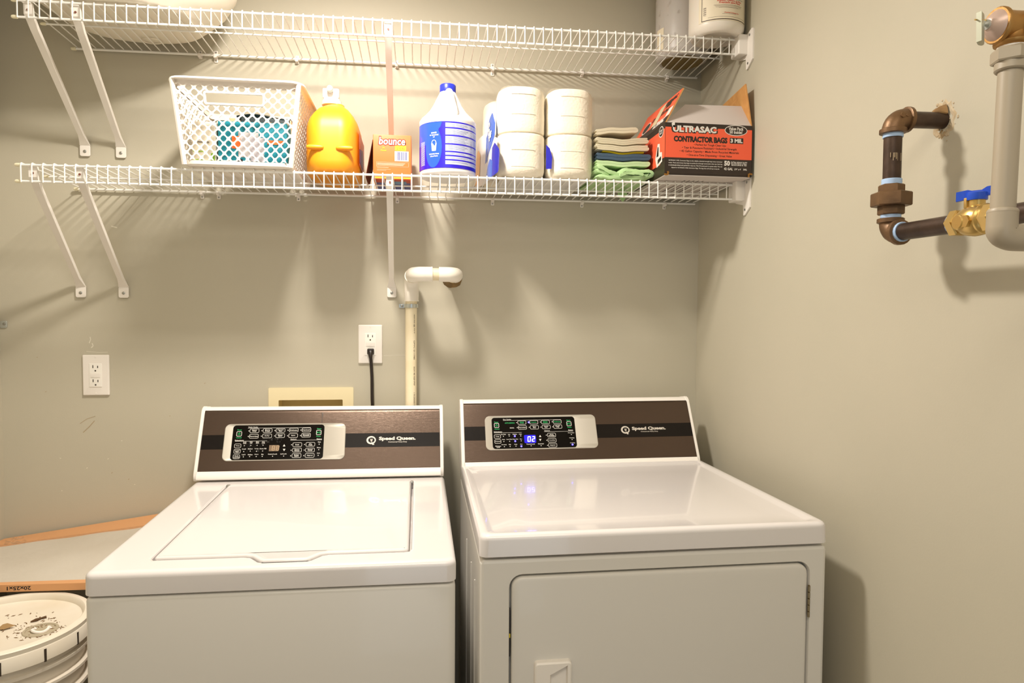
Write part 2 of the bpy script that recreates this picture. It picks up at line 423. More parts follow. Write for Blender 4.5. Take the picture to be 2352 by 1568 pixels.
dots(face, wfr, [('', x, y) for x, y in [(4.71, 4.26), (6.03, 4.27), (7.37, 4.27), (8.71, 4.28), (10.05, 4.29), (4.69, 3.66), (6.02, 3.67), (7.37, 3.68), (8.71, 3.67), (10.05, 3.68), (9.19, 2.69), (10.53, 2.7), (9.19, 2.09), (10.54, 2.09), (9.19, 1.49), (10.53, 1.49), (4.39, 2.66), (5.04, 2.68), (5.68, 2.68), (6.28, 2.68), (4.39, 2.03), (5.04, 2.07), (5.67, 2.04), (6.29, 2.06), (4.4, 1.46), (5.03, 1.48), (5.69, 1.48), (6.3, 1.48), (7.35, 1.48), (8.47, 1.48), (12.04, 2.71), (12.03, 2.11), (12.01, 1.5)]], M_ink, .05)
b = MB(); rect(b, 6.92, 7.9, 2.02, 2.68, wfr, .078); part('digit_window', b, M_tand, face, 'unlit tan digit window')
digits(face, wfr, '88', 7.02, 2.08, .31, .54, M_tan, .08)
tri(face, wfr, [(8.44, 2.62, 1), (8.47, 2.15, -1)])
lines(face, wfr, [(4.57, 11.07, 4.56), (3.4, 6.66, 3.14), (9.04, 12.3, 3.18)])
logo(face, wfr, 17.48, 3.08, M_inkg)
brandtext(face, wfr, 20.27, 3.2, 3.95, (20.3, 2.84), M_inkg)
# wrinkled protective film left on the display
b = MB(); nx, ny = 40, 14; g = {}
for i in range(nx+1):
    for j in range(ny+1):
        a = 3.15+(8.9-3.15)*i/nx; q = 1.2+(4.6-1.2)*j/ny
        h = .1+.05*abs(math.sin(a*5.1+q*3.3+math.sin(q*7)*1.4))+.04*random.random()*(1 if 1.5 < a-q*.4 < 7 else .2)
        g[i, j] = b.vert(wfr(a+.05*math.sin(q*9), q, h))
for i in range(nx):
    for j in range(ny):
        cx_, cy2 = 3.15+5.75*i/nx, 1.2+3.4*j/ny
        d = abs(cy2-(1.3+(cx_-3.2)*.52+.3*math.sin(cx_*3)))
        if d < .55 and math.sin(i*1.7+j*2.3) > -.75: b.face((g[i, j], g[i+1, j], g[i+1, j+1], g[i, j+1]))
M_film = mat('clear_film', (255, 255, 255), .08, trans=1, alpha=.35, ior=1.3)
part('protective_film', b, M_film, face, 'wrinkled clear protective film left on the display')
# small drip mark on the bronze face
b = MB(); b.lathe([(.01, .3), (.1, .2), (.09, 0), (.04, -.3), (.05, -.9), (.01, -.95)], (0, 0, 0), n=10)
b.v = [tuple(wfr(12.2+x, 5.95+z, .04+max(y, 0)*.15)) for x, y, z in b.v]
part('drip_mark', b, mat('dried_drip', (84, 72, 64), .4), face)

# ---- dryer
dm = lambda x, y, z: (4.3111+x-(-.0048)*y, -32.87+y+(-.0048)*x, z+.0035*x+(-.382*y/26 if z > -17.5 else 0))
dryer = thing('clothes_dryer', 'white front-loading dryer with lit blue display, right of the washer', 'clothes dryer', (17, -20, -54))
DW = 26.875
b = MB()
# cabinet: sides, back, front frame with an opening for the door
op = rr(2.15, 25.5, -45, -18.95, 1.0, 6)
zc0, zc1 = -53.4, -17.82
front = rr(.05, DW-.05, zc0, zc1, .35, 5)
inner = offp(op, .0)
b.ring(offp(front, -.28), inner, lambda x, z: dm(x, 0, z))
for (d0, y0), (d1, y1) in zip([(-.28, 0), (-.12, .06), (-.03, .16)], [(-.12, .06), (-.03, .16), (0, .32)]):
    b.loft([[dm(x, y0, z) for x, z in offp(front, d0)], [dm(x, y1, z) for x, z in offp(front, d1)]], False, False)
b.loft([[dm(x, .32, z) for x, z in front], [dm(x, 25.6, z) for x, z in front]], False, True)
b.loft([[dm(x, 0, z) for x, z in inner], [dm(x, .1, z) for x, z in offp(op, -.06)], [dm(x, .9, z) for x, z in offp(op, -.06)]], False, True)
cab = part('cabinet', b, M_body, dryer)
for y in (8.5, 14.5, 4.6):
    b = MB(); b.tube([dm(.05, y, -21), dm(.05, y, -50)], .09, 6); part('side_rib', b, M_body, cab)
for x in (2, DW-2):
    for y in (2.5, 22.5):
        b = MB(); b.lathe([(.8, -54), (.8, -53.7), (.35, -53.6), (.35, -53.3)], (*dm(x, y, 0)[:2], 0), n=12); part('foot', b, M_black, dryer)
# top with raised rim and dished middle
b = MB(); L = []
L.append([dm(x, y, -17.66) for x, y in rr(.15, DW-.15, -.02, 26.0, .5, 5)])
L.append([dm(x, y, -17.56) for x, y in rr(0, DW, -.18, 26.0, .6, 5)])
L.append([dm(x, y, -16.4) for x, y in rr(0, DW, -.15, 26.0, .7, 5)])
for k in range(1, 6):
    a = PI/2*k/5; i = .38*(1-math.cos(a)); L.append([dm(x, y, -16.35+.38*math.sin(a)) for x, y in rr(i, DW-i, i-.15, 26.0, .7-.3*i, 5)])
for i, z in ((.55, -15.97), (.75, -16.02), (1.0, -16.16), (1.2, -16.2)):
    L.append([dm(x, y, z) for x, y in rr(i, DW-i, i-.15, 24.6-i*1.2, .55+.25*i, 5)])
L.append([dm(x, y, -16.24) for x, y in rr(3.2, DW-3.2, 3, 20, 1.2, 5)])
b.loft(L)
part('top_deck', b, M_enamel, dryer, angle=50)
# door
b = MB(); dd = offp(op, -.22); LL = []
for d, y in ((0, .8), (0, .1), (-.05, .0), (-.15, -.06), (-.3, -.08)): LL.append([dm(x, y, z) for x, z in offp(dd, d)])
b.loft(LL, True, True)
door = part('door', b, M_body, dryer, angle=50)
b = MB()   # handle: frame block with a scooped grip
hx0, hx1, hz0, hz1 = 4.05, 6.75, -30.5, -25.4
o_ = rr(hx0, hx1, hz0, hz1, .25, 4)
i_ = [(5.2, -25.95+.0), (6.4, -25.72)]
b.ring(offp(o_, -.1), [(5.15, -26.3), (5.15, -30.1), (6.45, -30.1), (6.45, -25.65)], lambda x, z: dm(x, -.55, z))
b.loft([[dm(x, -.07, z) for x, z in offp(o_, .05)], [dm(x, -.45, z) for x, z in o_], [dm(x, -.55, z) for x, z in offp(o_, -.1)]], False, False)
q0 = [(5.15, -26.3), (5.15, -30.1), (6.45, -30.1), (6.45, -25.65)]
b.loft([[dm(x, -.55, z) for x, z in q0], [dm(x, -.12 if x < 6 else -.2, z) for x, z in [(5.3, -26.4), (5.3, -30), (6.4, -30), (6.4, -25.75)]]], False, True)
part('door_handle', b, M_white, door)
hx = 25.36
for z0 in (-20.85, -40.5):
    b = MB(); b.box(hx, hx+.13, -.06, .05, z0-2.4, z0, fn=dm)
    for k in range(5):
        b.tube([dm(hx+.02, -.1, z0-.5*k-.03), dm(hx+.02, -.1, z0-.5*k-.44)], .09, 8)
    part('door_hinge', b, mat('brass_hinge', (150, 135, 105), .35, .8), dryer)
b = MB(); b.box(2.17, 2.30, .2, .3, -25.1, -21.5, fn=dm); b.cm = 1; b.box(2.165, 2.3, .18, .2, -23.7, -23.4, fn=dm)
part('warning_sticker', b, [M_black, mat('yellow_print', (225, 200, 30), .5)], dryer, 'black sticker with yellow mark behind the door edge')
DP = [(-8.35, -17.0), (-8.48, -16.75), (-8.48, -16.4), (-8.32, -16.0), (-4.94, -10.11), (-4.66, -9.88), (-4.3, -9.78), (-2.9, -10.0), (-2.9, -17.0)]
dfr = frame((4.9, -8.4, -16.0), (1, -.0048, .0035), (0, 3.4, 5.95))
body, face = control_console(dryer, dfr, DP, 4.55, 31.15, 25.9, 6.72, .36, -.0048, .0035)
strip(body, dfr, 25.9, 0)
band(face, dfr, 25.9, 2.42, 4.02)
display(face, dfr, 2.3, 14.78, 1.26, 5.2, 3.05, 12.38, 1.4, 5.0)
powerkeys(face, dfr, (3.58, 4.1), (11.72, 4.15))
for s, x, y in [('Heavy|Duty', 6.42, 4.39), ('Regular', 7.76, 4.4), ('Perm|Press', 9.07, 4.4), ('Delicate', 10.41, 4.42)]: button(face, dfr, s, x, y, .95, .46, M_green)
for s, x, y in [('Favorites', 6.44, 3.8), ('Time|Dry', 7.78, 3.81), ('Quick|Dry', 9.11, 3.82), ('Fluff|Up', 10.42, 3.84), ('Auto|Wrinkle', 9.63, 2.86), ('Cooldry', 9.64, 2.26), ('Signal', 9.66, 1.69)]: button(face, dfr, s, x, y, .95, .46, M_ink)
for s, x, y in [('Temp', 3.61, 2.82), ('Dryness', 3.63, 2.24)]: button(face, dfr, s, x, y, .72, .46, M_ink)
ptexts(face, dfr, [('Power', 3.57, 4.48), ('Cancel', 3.6, 3.68), ('Start', 11.69, 4.56), ('Pause', 11.74, 3.74), ('AUTO-SENSING', 5.05, 4.36)], M_green, .14, 'green_lettering', .09)
ptexts(face, dfr, [('No Heat', 4.29, 3.05), ('Low', 4.91, 3.03), ('Medium', 5.54, 3.04), ('High', 6.16, 3.03), ('Damp', 4.26, 2.45), ('Less Dry', 4.9, 2.46), ('Near Dry', 5.57, 2.46), ('Dry', 6.19, 2.46), ('Sensing', 4.28, 1.86), ('Wet', 4.92, 1.87), ('Damp', 5.58, 1.87), ('Dry', 6.2, 1.87), ('Control Lock', 7.23, 1.87), ('Extended', 8.36, 1.88), ('Door Open', 11.86, 3.07), ('Heating', 11.88, 2.48), ('Cooling', 11.9, 1.9), ('MANUAL', 5.28, 3.78), ('Moisture|Level', 3.64, 1.65)], M_ink)
ptexts(face, dfr, [('Dry Cycles', 4.78, 4.77), ('Selections', 3.69, 3.35), ('Options', 9.17, 3.37), ('Status', 11.83, 3.4)], M_ink, .14, 'heading_lettering', .09)
dots(face, dfr, [('', x, y) for x, y in [(5.84, 4.39), (8.5, 4.41), (9.84, 4.42), (5.86, 3.8), (7.2, 3.81), (8.52, 3.81), (9.85, 3.82), (4.27, 2.83), (4.91, 2.84), (6.19, 2.83), (4.29, 2.23), (4.92, 2.24), (6.2, 2.26), (4.31, 1.64), (4.94, 1.65), (5.58, 1.67), (7.26, 1.67), (8.36, 1.66), (9.04, 2.86), (9.05, 2.27), (9.08, 1.68), (11.87, 2.88), (11.89, 2.29)]], M_ink, .05)
for x, y in [(7.18, 4.4), (5.53, 2.82), (5.54, 2.24), (6.18, 1.64), (11.88, 1.7)]:
    b = MB(); b.poly([dfr(a, q, .086) for a, q in circ(x, y, .1, 14)]); part('indicator_light', b, M_lit, face, 'lit blue indicator light')
b = MB(); b.prism(rr(6.55, 7.85, 2.0, 2.92, .12, 4), dfr, .072, .077); part('digit_window', b, M_glow, face, 'glowing blue digit window')
digits(face, dfr, '02', 6.72, 2.13, .36, .64, M_digit, .1)
tri(face, dfr, [(8.34, 2.76, 1), (8.32, 2.33, -1)])
lines(face, dfr, [(4.33, 10.84, 4.66), (3.24, 6.32, 3.24), (8.83, 12.11, 3.26)])
logo(face, dfr, 18.1, 3.3, M_inkg)
brandtext(face, dfr, 20.85, 3.4, 3.95, (20.87, 3.05), M_inkg)

# ------------------------------------------------------------------ wire shelves
X0, SP = -36.5821, .9431
def zl(x): return 13.48+.0034*(x-X0)/SP
def zu(x): return 28.48+.0053*(x-X0)/SP
def wire_shelf(zf, label, sl):
    t = thing('wire_shelf', label, 'shelf', (0, -6, zf(0)), 'two long wire shelves')
    xa, xb = X0-.2, X0+74.2*SP
    def rail(y, dz, r, xe=xb, lab=None):
        b = MB(); b.tube([(xa, y, zf(xa)+dz), (xe, y, zf(xe)+dz)], r, 8)
        return part('rail', b, M_wire, t, lab)
    rail(-11.5, 0, .115); rail(-11.5, -1.508, .115); rail(-6.5, -.13, .09, 33.6); rail(-.42, -.28, .13, xb)
    for y, dz, r in ((-11.5, 0, .17), (-11.5, -1.508, .17), (-6.5, -.13, .14), (-.42, -.28, .18)):
        b = MB(); b.lathe([(.05, -.42), (r*.8, -.36), (r, -.2), (r, .12)], (xa, y, zf(xa)+dz), 'x', 10); part('end_cap', b, M_cap, t)
    z = zf(X0); b = MB()
    pts = [(X0, -.35, z-.09), (X0, -11.36, z+.165), (X0, -11.52, z+.18), (X0, -11.64, z+.13), (X0, -11.69, z), (X0, -11.69, z-1.62)]
    b.tube(pts, .062, 6)
    w0 = part('cross_wire', b, M_wire, t)
    for n in range(1, 75): clone(w0, (n*SP, 0, sl*n))
    return t
shelf_u = wire_shelf(zu, 'upper white wire shelf, with the jugs and the white tub on it', .0053)
shelf_l = wire_shelf(zl, 'lower white wire shelf, with the laundry supplies on it', .0034)

def bracket(xt, xf, zt, zf_, label):
    t = thing('shelf_bracket', label, 'shelf bracket', (xf, 0, zf_), 'sloping white shelf brackets')
    def sec(x, y, z, w_, th, dy, dz):
        # rectangle across x, thickness along (dy,dz)
        return [(x-w_/2, y, z), (x+w_/2, y, z), (x+w_/2, y+dy*th, z+dz*th), (x-w_/2, y+dy*th, z+dz*th)]
    b = MB(); n = Vector((11.2, zf_+1-zt)); n.normalize(); ny, nz = .72, .69
    L = [sec(xt, -11.36, zt+.05, .74, .35, 1, .1), sec(xt, -11.3, zt-.9, .74, .42, 1, .2), sec(xt+(xf-xt)*.15, -10.2, zt-2.0, .66, .45, ny, nz)]
    k = .93; L.append(sec(xf, -1.15, zf_+1.35, .56, .42, ny, nz)); L.append(sec(xf, -.62, zf_+.85, .8, .28, .9, .4))
    L.append(sec(xf, -.30, zf_+.5, 1.04, .2, 1, 0))
    b.loft(L); part('strut', b, M_white, t)
    b = MB(); b.rbox(-.53, .53, -.62, .62, 0, .14, .2, .04, fn=lambda x, z, y: (xf+x, -.14-y, zf_-.05+z)); part('foot_plate', b, M_white, t)
    b = MB(); b.lathe([(.17, 0), (.16, -.05), (.08, -.09), (.01, -.09)], (xf, -.28, zf_-.15), 'y', 12); part('screw', b, M_screw, t)
    b = MB(); b.rbox(xt-.36, xt+.36, -11.5, -11.15, zt-.02, zt+.2, .05, .05); part('hook', b, M_white, t)
    b = MB(); b.lathe([(.11, 0), (.11, -.02)], (xt+.02, -11.37, zt-.55), 'y', 10); part('rivet', b, mat('rivet_hole', (120, 70, 55), .6), t)
bracket(-35.87, -36.05, zu(-36)-.2, 17.45, 'leftmost bracket under the upper shelf')
bracket(-31.76, -32.38, zu(-32)-.2, 17.4, 'second bracket from the left under the upper shelf')
bracket(-3.05, -3.1, zu(-3)-.2, 17.6, 'middle bracket of the upper shelf, running down behind the orange box')
bracket(-35.75, -36.76, zl(-36)-.15, 2.1, 'leftmost bracket under the lower shelf')
bracket(-31.67, -32.35, zl(-32)-.15, 2.1, 'second bracket from the left under the lower shelf')
bracket(-2.9, -3.14, zl(-3)-.1, 2.4, 'middle bracket of the lower shelf, beside the white elbow pipe')

def wall_clip(root, x, z, up, dn):
    b = MB(); b.rbox(-.2, .2, -dn, up, 0, .1, .08, .03, fn=lambda a, q, c: (x+a, -.02-c, z+q))
    b.rbox(-.17, .17, -.32, .12, .1, .62, .08, .05, fn=lambda a, q, c: (x+a, -c, z+q))
    o = part('wall_clip', b, M_white, root)
    b = MB()
    for q in ([up-.2] if dn < .6 else [up-.2, -dn+.2]): b.lathe([(.1, 0), (.09, -.04), (.01, -.05)], (x, -.12, z+q), 'y', 10)
    part('clip_screw', b, M_screw, o)
for x, up, dn in ((-24, .55, .35), (-22.35, .6, .7), (-13.62, .5, .4), (-2.55, .5, .4), (8.5, .65, .75), (19.19, .55, .4), (29.66, .1, .5)):
    wall_clip(shelf_u, x, zu(x)-.28, up, dn)
for x in (-24, -22.24, -13.58, -2.5, 8.58, 19.35, 29.62): wall_clip(shelf_l, x, zl(x)-.28, .15, .7)

def end_bracket(z, label):
    t = thing('end_bracket', label, 'bracket', (34.1, -12, z), 'plastic shelf end brackets')
    b = MB(); b.rbox(32.95, 34.02, -12.45, -10.6, z-1.78, z+.3, .15, .12); part('cup', b, M_white, t)
    b = MB(); P = [(-13.6, z-2.6), (-13.6, z+.5), (-13.3, z+.6), (-12.2, z+.3), (-10.4, z+.3), (-10.4, z-1.8), (-12.1, z-2.2), (-12.2, z-3.3), (-12.5, z-3.3)]
    b.prism(P, lambda y, q, x: (x, y, q), 33.92, 34.09); part('wall_flange', b, M_white, t)
    b = MB()
    for y, q in ((-12.9, z+.05), (-12.6, z-2.75)): b.lathe([(.13, 0), (.12, -.05), (.01, -.06)], (33.92, y, q), 'x', 10)
    part('screw', b, M_screw, t)
end_bracket(zu(33), 'white plastic end bracket holding the upper shelf to the right wall')
end_bracket(zl(33), 'white plastic end bracket holding the lower shelf, under the torn box')

# ------------------------------------------------------------------ lattice basket and its contents
ZB = 13.85
M_bask = mat('basket_plastic', (244, 236, 226), .4)
bk = thing('lattice_basket', 'white plastic lattice basket full of packets on the lower shelf', 'basket', (-17, -7, ZB))
# corners bottom/top: x,y
BB = [(-22.05, -12.1), (-12.3, -12.1), (-12.3, -1.7), (-22.05, -1.7)]
BT = [(-22.85, -12.95), (-11.35, -12.95), (-11.35, -.85), (-22.85, -.85)]
def bside(i, s, t, inn=0):
    a, c = BB[i], BB[(i+1) % 4]; d, e = BT[i], BT[(i+1) % 4]
    p = Vector((a[0]+(c[0]-a[0])*s, a[1]+(c[1]-a[1])*s)); q = Vector((d[0]+(e[0]-d[0])*s, d[1]+(e[1]-d[1])*s)); r = p.lerp(q, t)
    return (r.x, r.y, ZB+.05+(21.75-ZB)*t)
def lattice(i, wl_, hl, slot):
    """diamond lattice panel on side i: wl_ x hl inches flat, mapped on the tapered side"""
    q = .94; h = q/2; bm = bmesh.new(); cache = {}
    def V(x, y):
        k = (round(x, 4), round(y, 4))
        if k not in cache: cache[k] = bm.verts.new((x, y, 0))
        return cache[k]
    nx, ny = int(wl_/q)+2, int(hl/q)+2
    for i2 in range(-1, nx*2):
        for j2 in range(-1, ny*2):
            if (i2+j2) % 2: continue
            cx_, cy2 = i2*h+.2, j2*h+.25
            if cx_ < -.5 or cx_ > wl_+.5 or cy2 < -.5 or cy2 > hl+.5: continue
            if slot and slot[0]-.05 < cx_ < slot[1]+.05 and slot[2]-.05 < cy2 < slot[3]+.05 : pass
            out = [(h, 0), (h/2, h/2), (0, h), (-h/2, h/2), (-h, 0), (-h/2, -h/2), (0, -h), (h/2, -h/2)]
            r1, r2 = .325, .2
            inn = [(r1, 0), (r2, r2), (0, r1), (-r2, r2), (-r1, 0), (-r2, -r2), (0, -r1), (r2, -r2)]
            O = [V(cx_+a, cy2+c) for a, c in out]; I = [V(cx_+a, cy2+c) for a, c in inn]
            for k in range(8): bm.faces.new((O[k], O[(k+1) % 8], I[(k+1) % 8], I[k]))
    def cut(co, no, clear):
        g = bm.verts[:]+bm.edges[:]+bm.faces[:]
        bmesh.ops.bisect_plane(bm, geom=g, plane_co=co, plane_no=no, clear_outer=clear)
    cut((0, 0, 0), (-1, 0, 0), True); cut((wl_, 0, 0), (1, 0, 0), True); cut((0, 0, 0), (0, -1, 0), True); cut((0, hl, 0), (0, 1, 0), True)
    if slot:
        for co, no in (((slot[0], 0, 0), (1, 0, 0)), ((slot[1], 0, 0), (1, 0, 0)), ((0, slot[2], 0), (0, 1, 0)), ((0, slot[3], 0), (0, 1, 0))): cut(co, no, False)
        dead = [f for f in bm.faces if slot[0] < f.calc_center_median().x < slot[1] and slot[2] < f.calc_center_median().y < slot[3]]
        bmesh.ops.delete(bm, geom=dead, context='FACES')
    bmesh.ops.solidify(bm, geom=bm.faces[:], thickness=.09)
    bm.verts.index_update(); mb = MB(); 
    nrm = [(0, -1), (1, 0), (0, 1), (-1, 0)][i]
    def f(x, y, z):
        p = bside(i, (x+.25)/(wl_+.5), .055+y/hl*.875); return (p[0]-nrm[0]*z, p[1]-nrm[1]*z, p[2])
    mb.geo([v.co[:] for v in bm.verts], [[v.index for v in fc.verts] for fc in bm.faces], f); bm.free()
    if slot:
        a0, a1, c0, c1 = slot
        o_ = rr(a0-.16, a1+.16, c0-.16, c1+.16, .25, 4); i_ = rr(a0+.02, a1-.02, c0+.02, c1-.02, .15, 4)
        mb.loft([[f(x, y, .1) for x, y in i_], [f(x, y, -.14) for x, y in i_], [f(x, y, -.14) for x, y in o_], [f(x, y, .08) for x, y in o_]], False, False)
    return mb
for i, (wl_, sl_) in enumerate(((10.6, (2.55, 7.75, 5.45, 6.4)), (11.3, None), (10.6, None), (11.3, None))):
    part('lattice_side', lattice(i, wl_, 7.2, sl_), M_bask, bk, angle=25)
for i in range(4):
    b = MB(); b.tube([bside(i, 0, t) for t in (0, .5, .97)], .24, 8); part('corner_post', b, M_bask, bk)
def loopsq(P, r, z): 
    return [(x, y, z) for x, y in rr(P[0][0]-r, P[1][0]+r, P[0][1]-r, P[2][1]+r, max(.9+r, .3), 5)]
b = MB(); b.loft([loopsq(BT, d, z) for d, z in ((-.22, 21.05), (-.16, 21.45), (.0, 21.72), (.22, 21.85), (.42, 21.78), (.5, 21.6), (.42, 21.52), (.2, 21.62), (.02, 21.5), (-.1, 21.2), (-.14, 21.05))], False, False)
part('rim', b, M_bask, bk, angle=60)
b = MB(); b.loft([loopsq(BB, d, z) for d, z in ((-.5, ZB-.02), (-.1, ZB), (.1, ZB+.12), (.13, ZB+.45), (0, ZB+.48), (-.06, ZB+.2))], True, True)
part('base', b, M_bask, bk, angle=50)
def packet(name, label, cat, x0, x1, y0, y1, z0, z1, col, prints=(), r=.12):
    b = MB(); b.rbox(x0, x1, y0, y1, z0, z1, r, .08)
    o = solo(name, b, mat(name+'_paper_%d_%d_%d' % col, col, .5), label, cat, ((x0+x1)/2, (y0+y1)/2, z0))
    for k, (a0, a1, c0, c1, cl) in enumerate(prints):
        b = MB(); yk = y0-.02-.012*k; b.poly([(a0, yk, c0), (a1, yk, c0), (a1, yk, c1), (a0, yk, c1)])
        part('print', b, mat('print_%d_%d_%d' % cl, cl, .5), o)
    return o
packet('tissue_box', 'teal box with grey and orange print, seen through the lattice basket', 'box', -19.2, -12.75, -11.4, -9.2, ZB+.28, 18.3, (22, 140, 160),
       [(-17.3, -15.4, 14.9, 17.3, (205, 200, 200)), (-17.9, -17.1, 15.7, 16.9, (250, 120, 50)), (-14.6, -13.1, 16.2, 16.6, (250, 120, 50)), (-16.2, -14.9, 14.5, 16.8, (196, 190, 196)),
        (-18.9, -16.2, 14.15, 14.55, (240, 240, 240)), (-17.4, -16.9, 14.2, 14.7, (30, 30, 34)), (-16.7, -16.3, 14.15, 14.35, (60, 110, 210))])
packet('paper_pack', 'pale packet with a green stripe at the left in the lattice basket', 'packet', -21.6, -19.4, -11.3, -8.5, ZB+.28, 18.2, (226, 218, 200),
       [(-21.5, -20.4, 15.3, 15.4, (150, 190, 60)), (-19.85, -19.5, 14.2, 15.2, (120, 170, 30)), (-21.5, -20.6, 14.2, 14.6, (150, 180, 70)), (-21.4, -20, 16.2, 16.3, (120, 110, 100))])
packet('tan_packet', 'tan paper packet behind the teal box in the lattice basket', 'packet', -18.8, -12.8, -8.8, -6.5, ZB+.28, 19.3, (190, 160, 124),
       [(-14.3, -13.2, 18.4, 18.9, (120, 74, 50)), (-16.0, -15.1, 18.4, 18.7, (240, 220, 190))])
b = MB(); L = []
for k in range(9):
    s_ = k/8; x = -18+5*s_; L.append([(x, y, 19.4+.2*math.sin(s_*5)+dz+.25*math.cos(y)*.4) for y, dz in ((-9.0, -.2), (-9.2, .15), (-8, .45), (-5, .4), (-5, -.1))])
b.loft(L); solo('folded_bag', b, mat('black_plastic_bag', (20, 24, 26), .35, bump=(120, .5)), 'folded black plastic bag lying on top of the packets in the basket', 'bag', (-15.5, -7, 19.2))
packet('dark_packet', 'dark packet below the black bag in the lattice basket', 'packet', -17.6, -12.9, -9.15, -8.85, 18.35, 19.35, (34, 44, 46),
       [(-15.2, -14.6, 18.5, 18.9, (150, 110, 60)), (-13.5, -13, 18.5, 18.9, (150, 120, 90))])

# ------------------------------------------------------------------ yellow detergent jug
M_yel = mat('yellow_hdpe', (240, 158, 22), .46, sss=.08)
dj = thing('detergent_jug', 'large yellow detergent jug with white spigot cap', 'bottle', (-8.75, -6.4, ZB))
b = MB()
def sup(cx, cy_, hw, hd, z, e=3.4, n=40, notch=0):
    o = []
    for k in range(n):
        a = 2*PI*k/n; c_, s_ = math.cos(a), math.sin(a)
        x = abs(c_)**(2/e)*(1 if c_ > 0 else -1); y = abs(s_)**(2/e)*(1 if s_ > 0 else -1)
        yy = cy_+hd*y
        if notch and y < -.5: yy += notch*math.exp(-(x/.28)**2)
        o.append((cx+hw*x, yy, z))
    return o
cx, cyj = -8.72, -6.45
for_z = [(13.86, 2.1, 4.3, 0), (13.9, 2.35, 4.6, 0), (14.1, 2.6, 4.85, .0), (15, 2.66, 4.9, .08), (16.2, 2.68, 4.9, .12), (17.2, 2.68, 4.85, .18), (18.2, 2.66, 4.75, .2), (18.9, 2.58, 4.55, .16),
         (19.5, 2.38, 4.2, .1), (20.1, 2.05, 3.6, .04), (20.7, 1.6, 2.8, 0), (21.2, 1.15, 1.9, 0), (21.45, .95, 1.1, 0), (21.6, .92, .95, 0)]
b.loft([sup(cx, cyj, w_, d_, z_, 3.4 if z_ < 21 else 2.2, 48, nt_) for z_, w_, d_, nt_ in for_z])
part('body', b, M_yel, dj, angle=60)
for sx in (-1, 1):
    b = MB(); b.lathe([(.01, -.62), (.14, -.58), (.22, -.4), (.24, 0), (.22, .4), (.14, .58), (.01, .62)], (0, 0, 0), 'x', 14, 1.1, .8)
    b.v = [(cx+1.42*sx+x*1.35, -11.28+y, 16.15+z*1.4) for x, y, z in b.v]; part('grip_ledge', b, M_yel, dj)
b = MB(); b.lathe([(.88, 21.5), (1.0, 21.55), (1.0, 21.95), (.85, 22.0), (.85, 22.2), (.3, 22.25), (.01, 22.25)], (cx-.35, cyj-.2, 0), n=24); part('cap', b, M_white, dj)
b = MB(); b.rbox(-.85, .85, -.35, .35, 22.2, 23.2, .2, .12, fn=lambda x, y, z: (cx-.38+x, cyj-.4+y, z)); part('spigot', b, M_white, dj)
b = MB(); b.lathe([(.3, 0), (.33, -.5), (.28, -.75), (.2, -.8), (.01, -.8)], (cx-.4, cyj-.7, 23.0), 'y', 18); part('tap_button', b, mat('pale_blue_plastic', (190, 215, 225), .3), dj)
b = MB(); 
for z0, z1, y0, y1 in ((14.9, 18.3, -9.6, -3.2),):
    b.poly([(cx+2.70, y0, z0), (cx+2.70, y1, z0), (cx+2.70, y1, z1), (cx+2.70, y0, z1)])
    b.cm = 1; b.poly([(cx+2.72, -9.2, 15.2), (cx+2.72, -5, 15.2), (cx+2.72, -5, 17.3), (cx+2.72, -9.2, 16.6)])
part('side_label', b, [mat('label_orange', (225, 110, 60), .4), mat('label_violet', (110, 70, 140), .4)], dj)

# ------------------------------------------------------------------ orange dryer-sheet box
M_or = mat('orange_card', (255, 120, 58), .42)
x0, x1, y0, y1, z1 = -4.74, -.82, -8.15, -1.7, 18.42
db = thing('dryer_sheet_box', 'orange box of dryer sheets with a barcode', 'box', (-2.8, -5, ZB))
b = MB(); b.rbox(x0, x1, y0, y1, ZB, z1, .06, .06); part('carton', b, M_or, db)
ff = lambda a, q, c: (x0+a, y0-c, ZB+q)
b = MB(); text(b, 'bounce', 1.95, 3.92, ff, width=2.85, height=.98, c=.02, bold=.085, shear=.12); part('lettering_outline', b, mat('red_ink', (214, 40, 26), .4), db)
b = MB(); text(b, 'bounce', 1.95, 3.92, ff, width=2.7, height=.8, c=.03, bold=.022, shear=.12); part('lettering', b, M_ink, db)
b = MB(); b.poly([ff(x, y, .016) for x, y in rr(2.25, 3.4, 2.95, 3.5, .1)]); b.cm = 1
text(b, 'SELECT', 2.82, 3.34, ff, width=.85, c=.03); text(b, 'A SIZE', 2.82, 3.12, ff, width=.85, c=.03, bold=.02)
part('size_label', b, [mat('yellow_label', (255, 205, 50), .4), mat('olive_ink', (190, 140, 30), .5)], db)
b = MB(); text(b, '2X', 1.1, 3.2, ff, height=.17, c=.02, bold=.03); text(b, 'Power', 1.1, 2.95, ff, height=.17, c=.02, bold=.03); part('lettering', b, mat('yellow_label', (255, 205, 50), .4), db)
b = MB(); rect(b, 2.22, 3.65, 1.88, 2.9, ff, .014); b.cm = 1; random.seed(3); x = 2.42
while x < 3.45:
    w_ = random.choice((.025, .04, .07)); rect(b, x, x+w_, 1.98, 2.82, ff, .02); x += w_+random.choice((.03, .05))
part('barcode', b, [M_ink, mat('barcode_ink', (70, 70, 140), .5)], db)
b = MB()
for k in range(3): rect(b, .42, 3.3-.1*k, 1.6-.1*k, 1.65-.1*k, ff, .016)
for a0, a1, c0, c1 in ((.34, 3.66, 1.74, 1.76), (.34, 3.66, 1.28, 1.30), (.34, .36, 1.28, 1.76), (3.64, 3.66, 1.28, 1.76), (.4, 1.6, 1.16, 1.2), (.4, 1.8, .98, 1.01), (.4, 1.35, .88, .91)): rect(b, a0, a1, c0, c1, ff, .016)
part('fine_print', b, mat('pale_orange_ink', (255, 190, 160), .5), db)
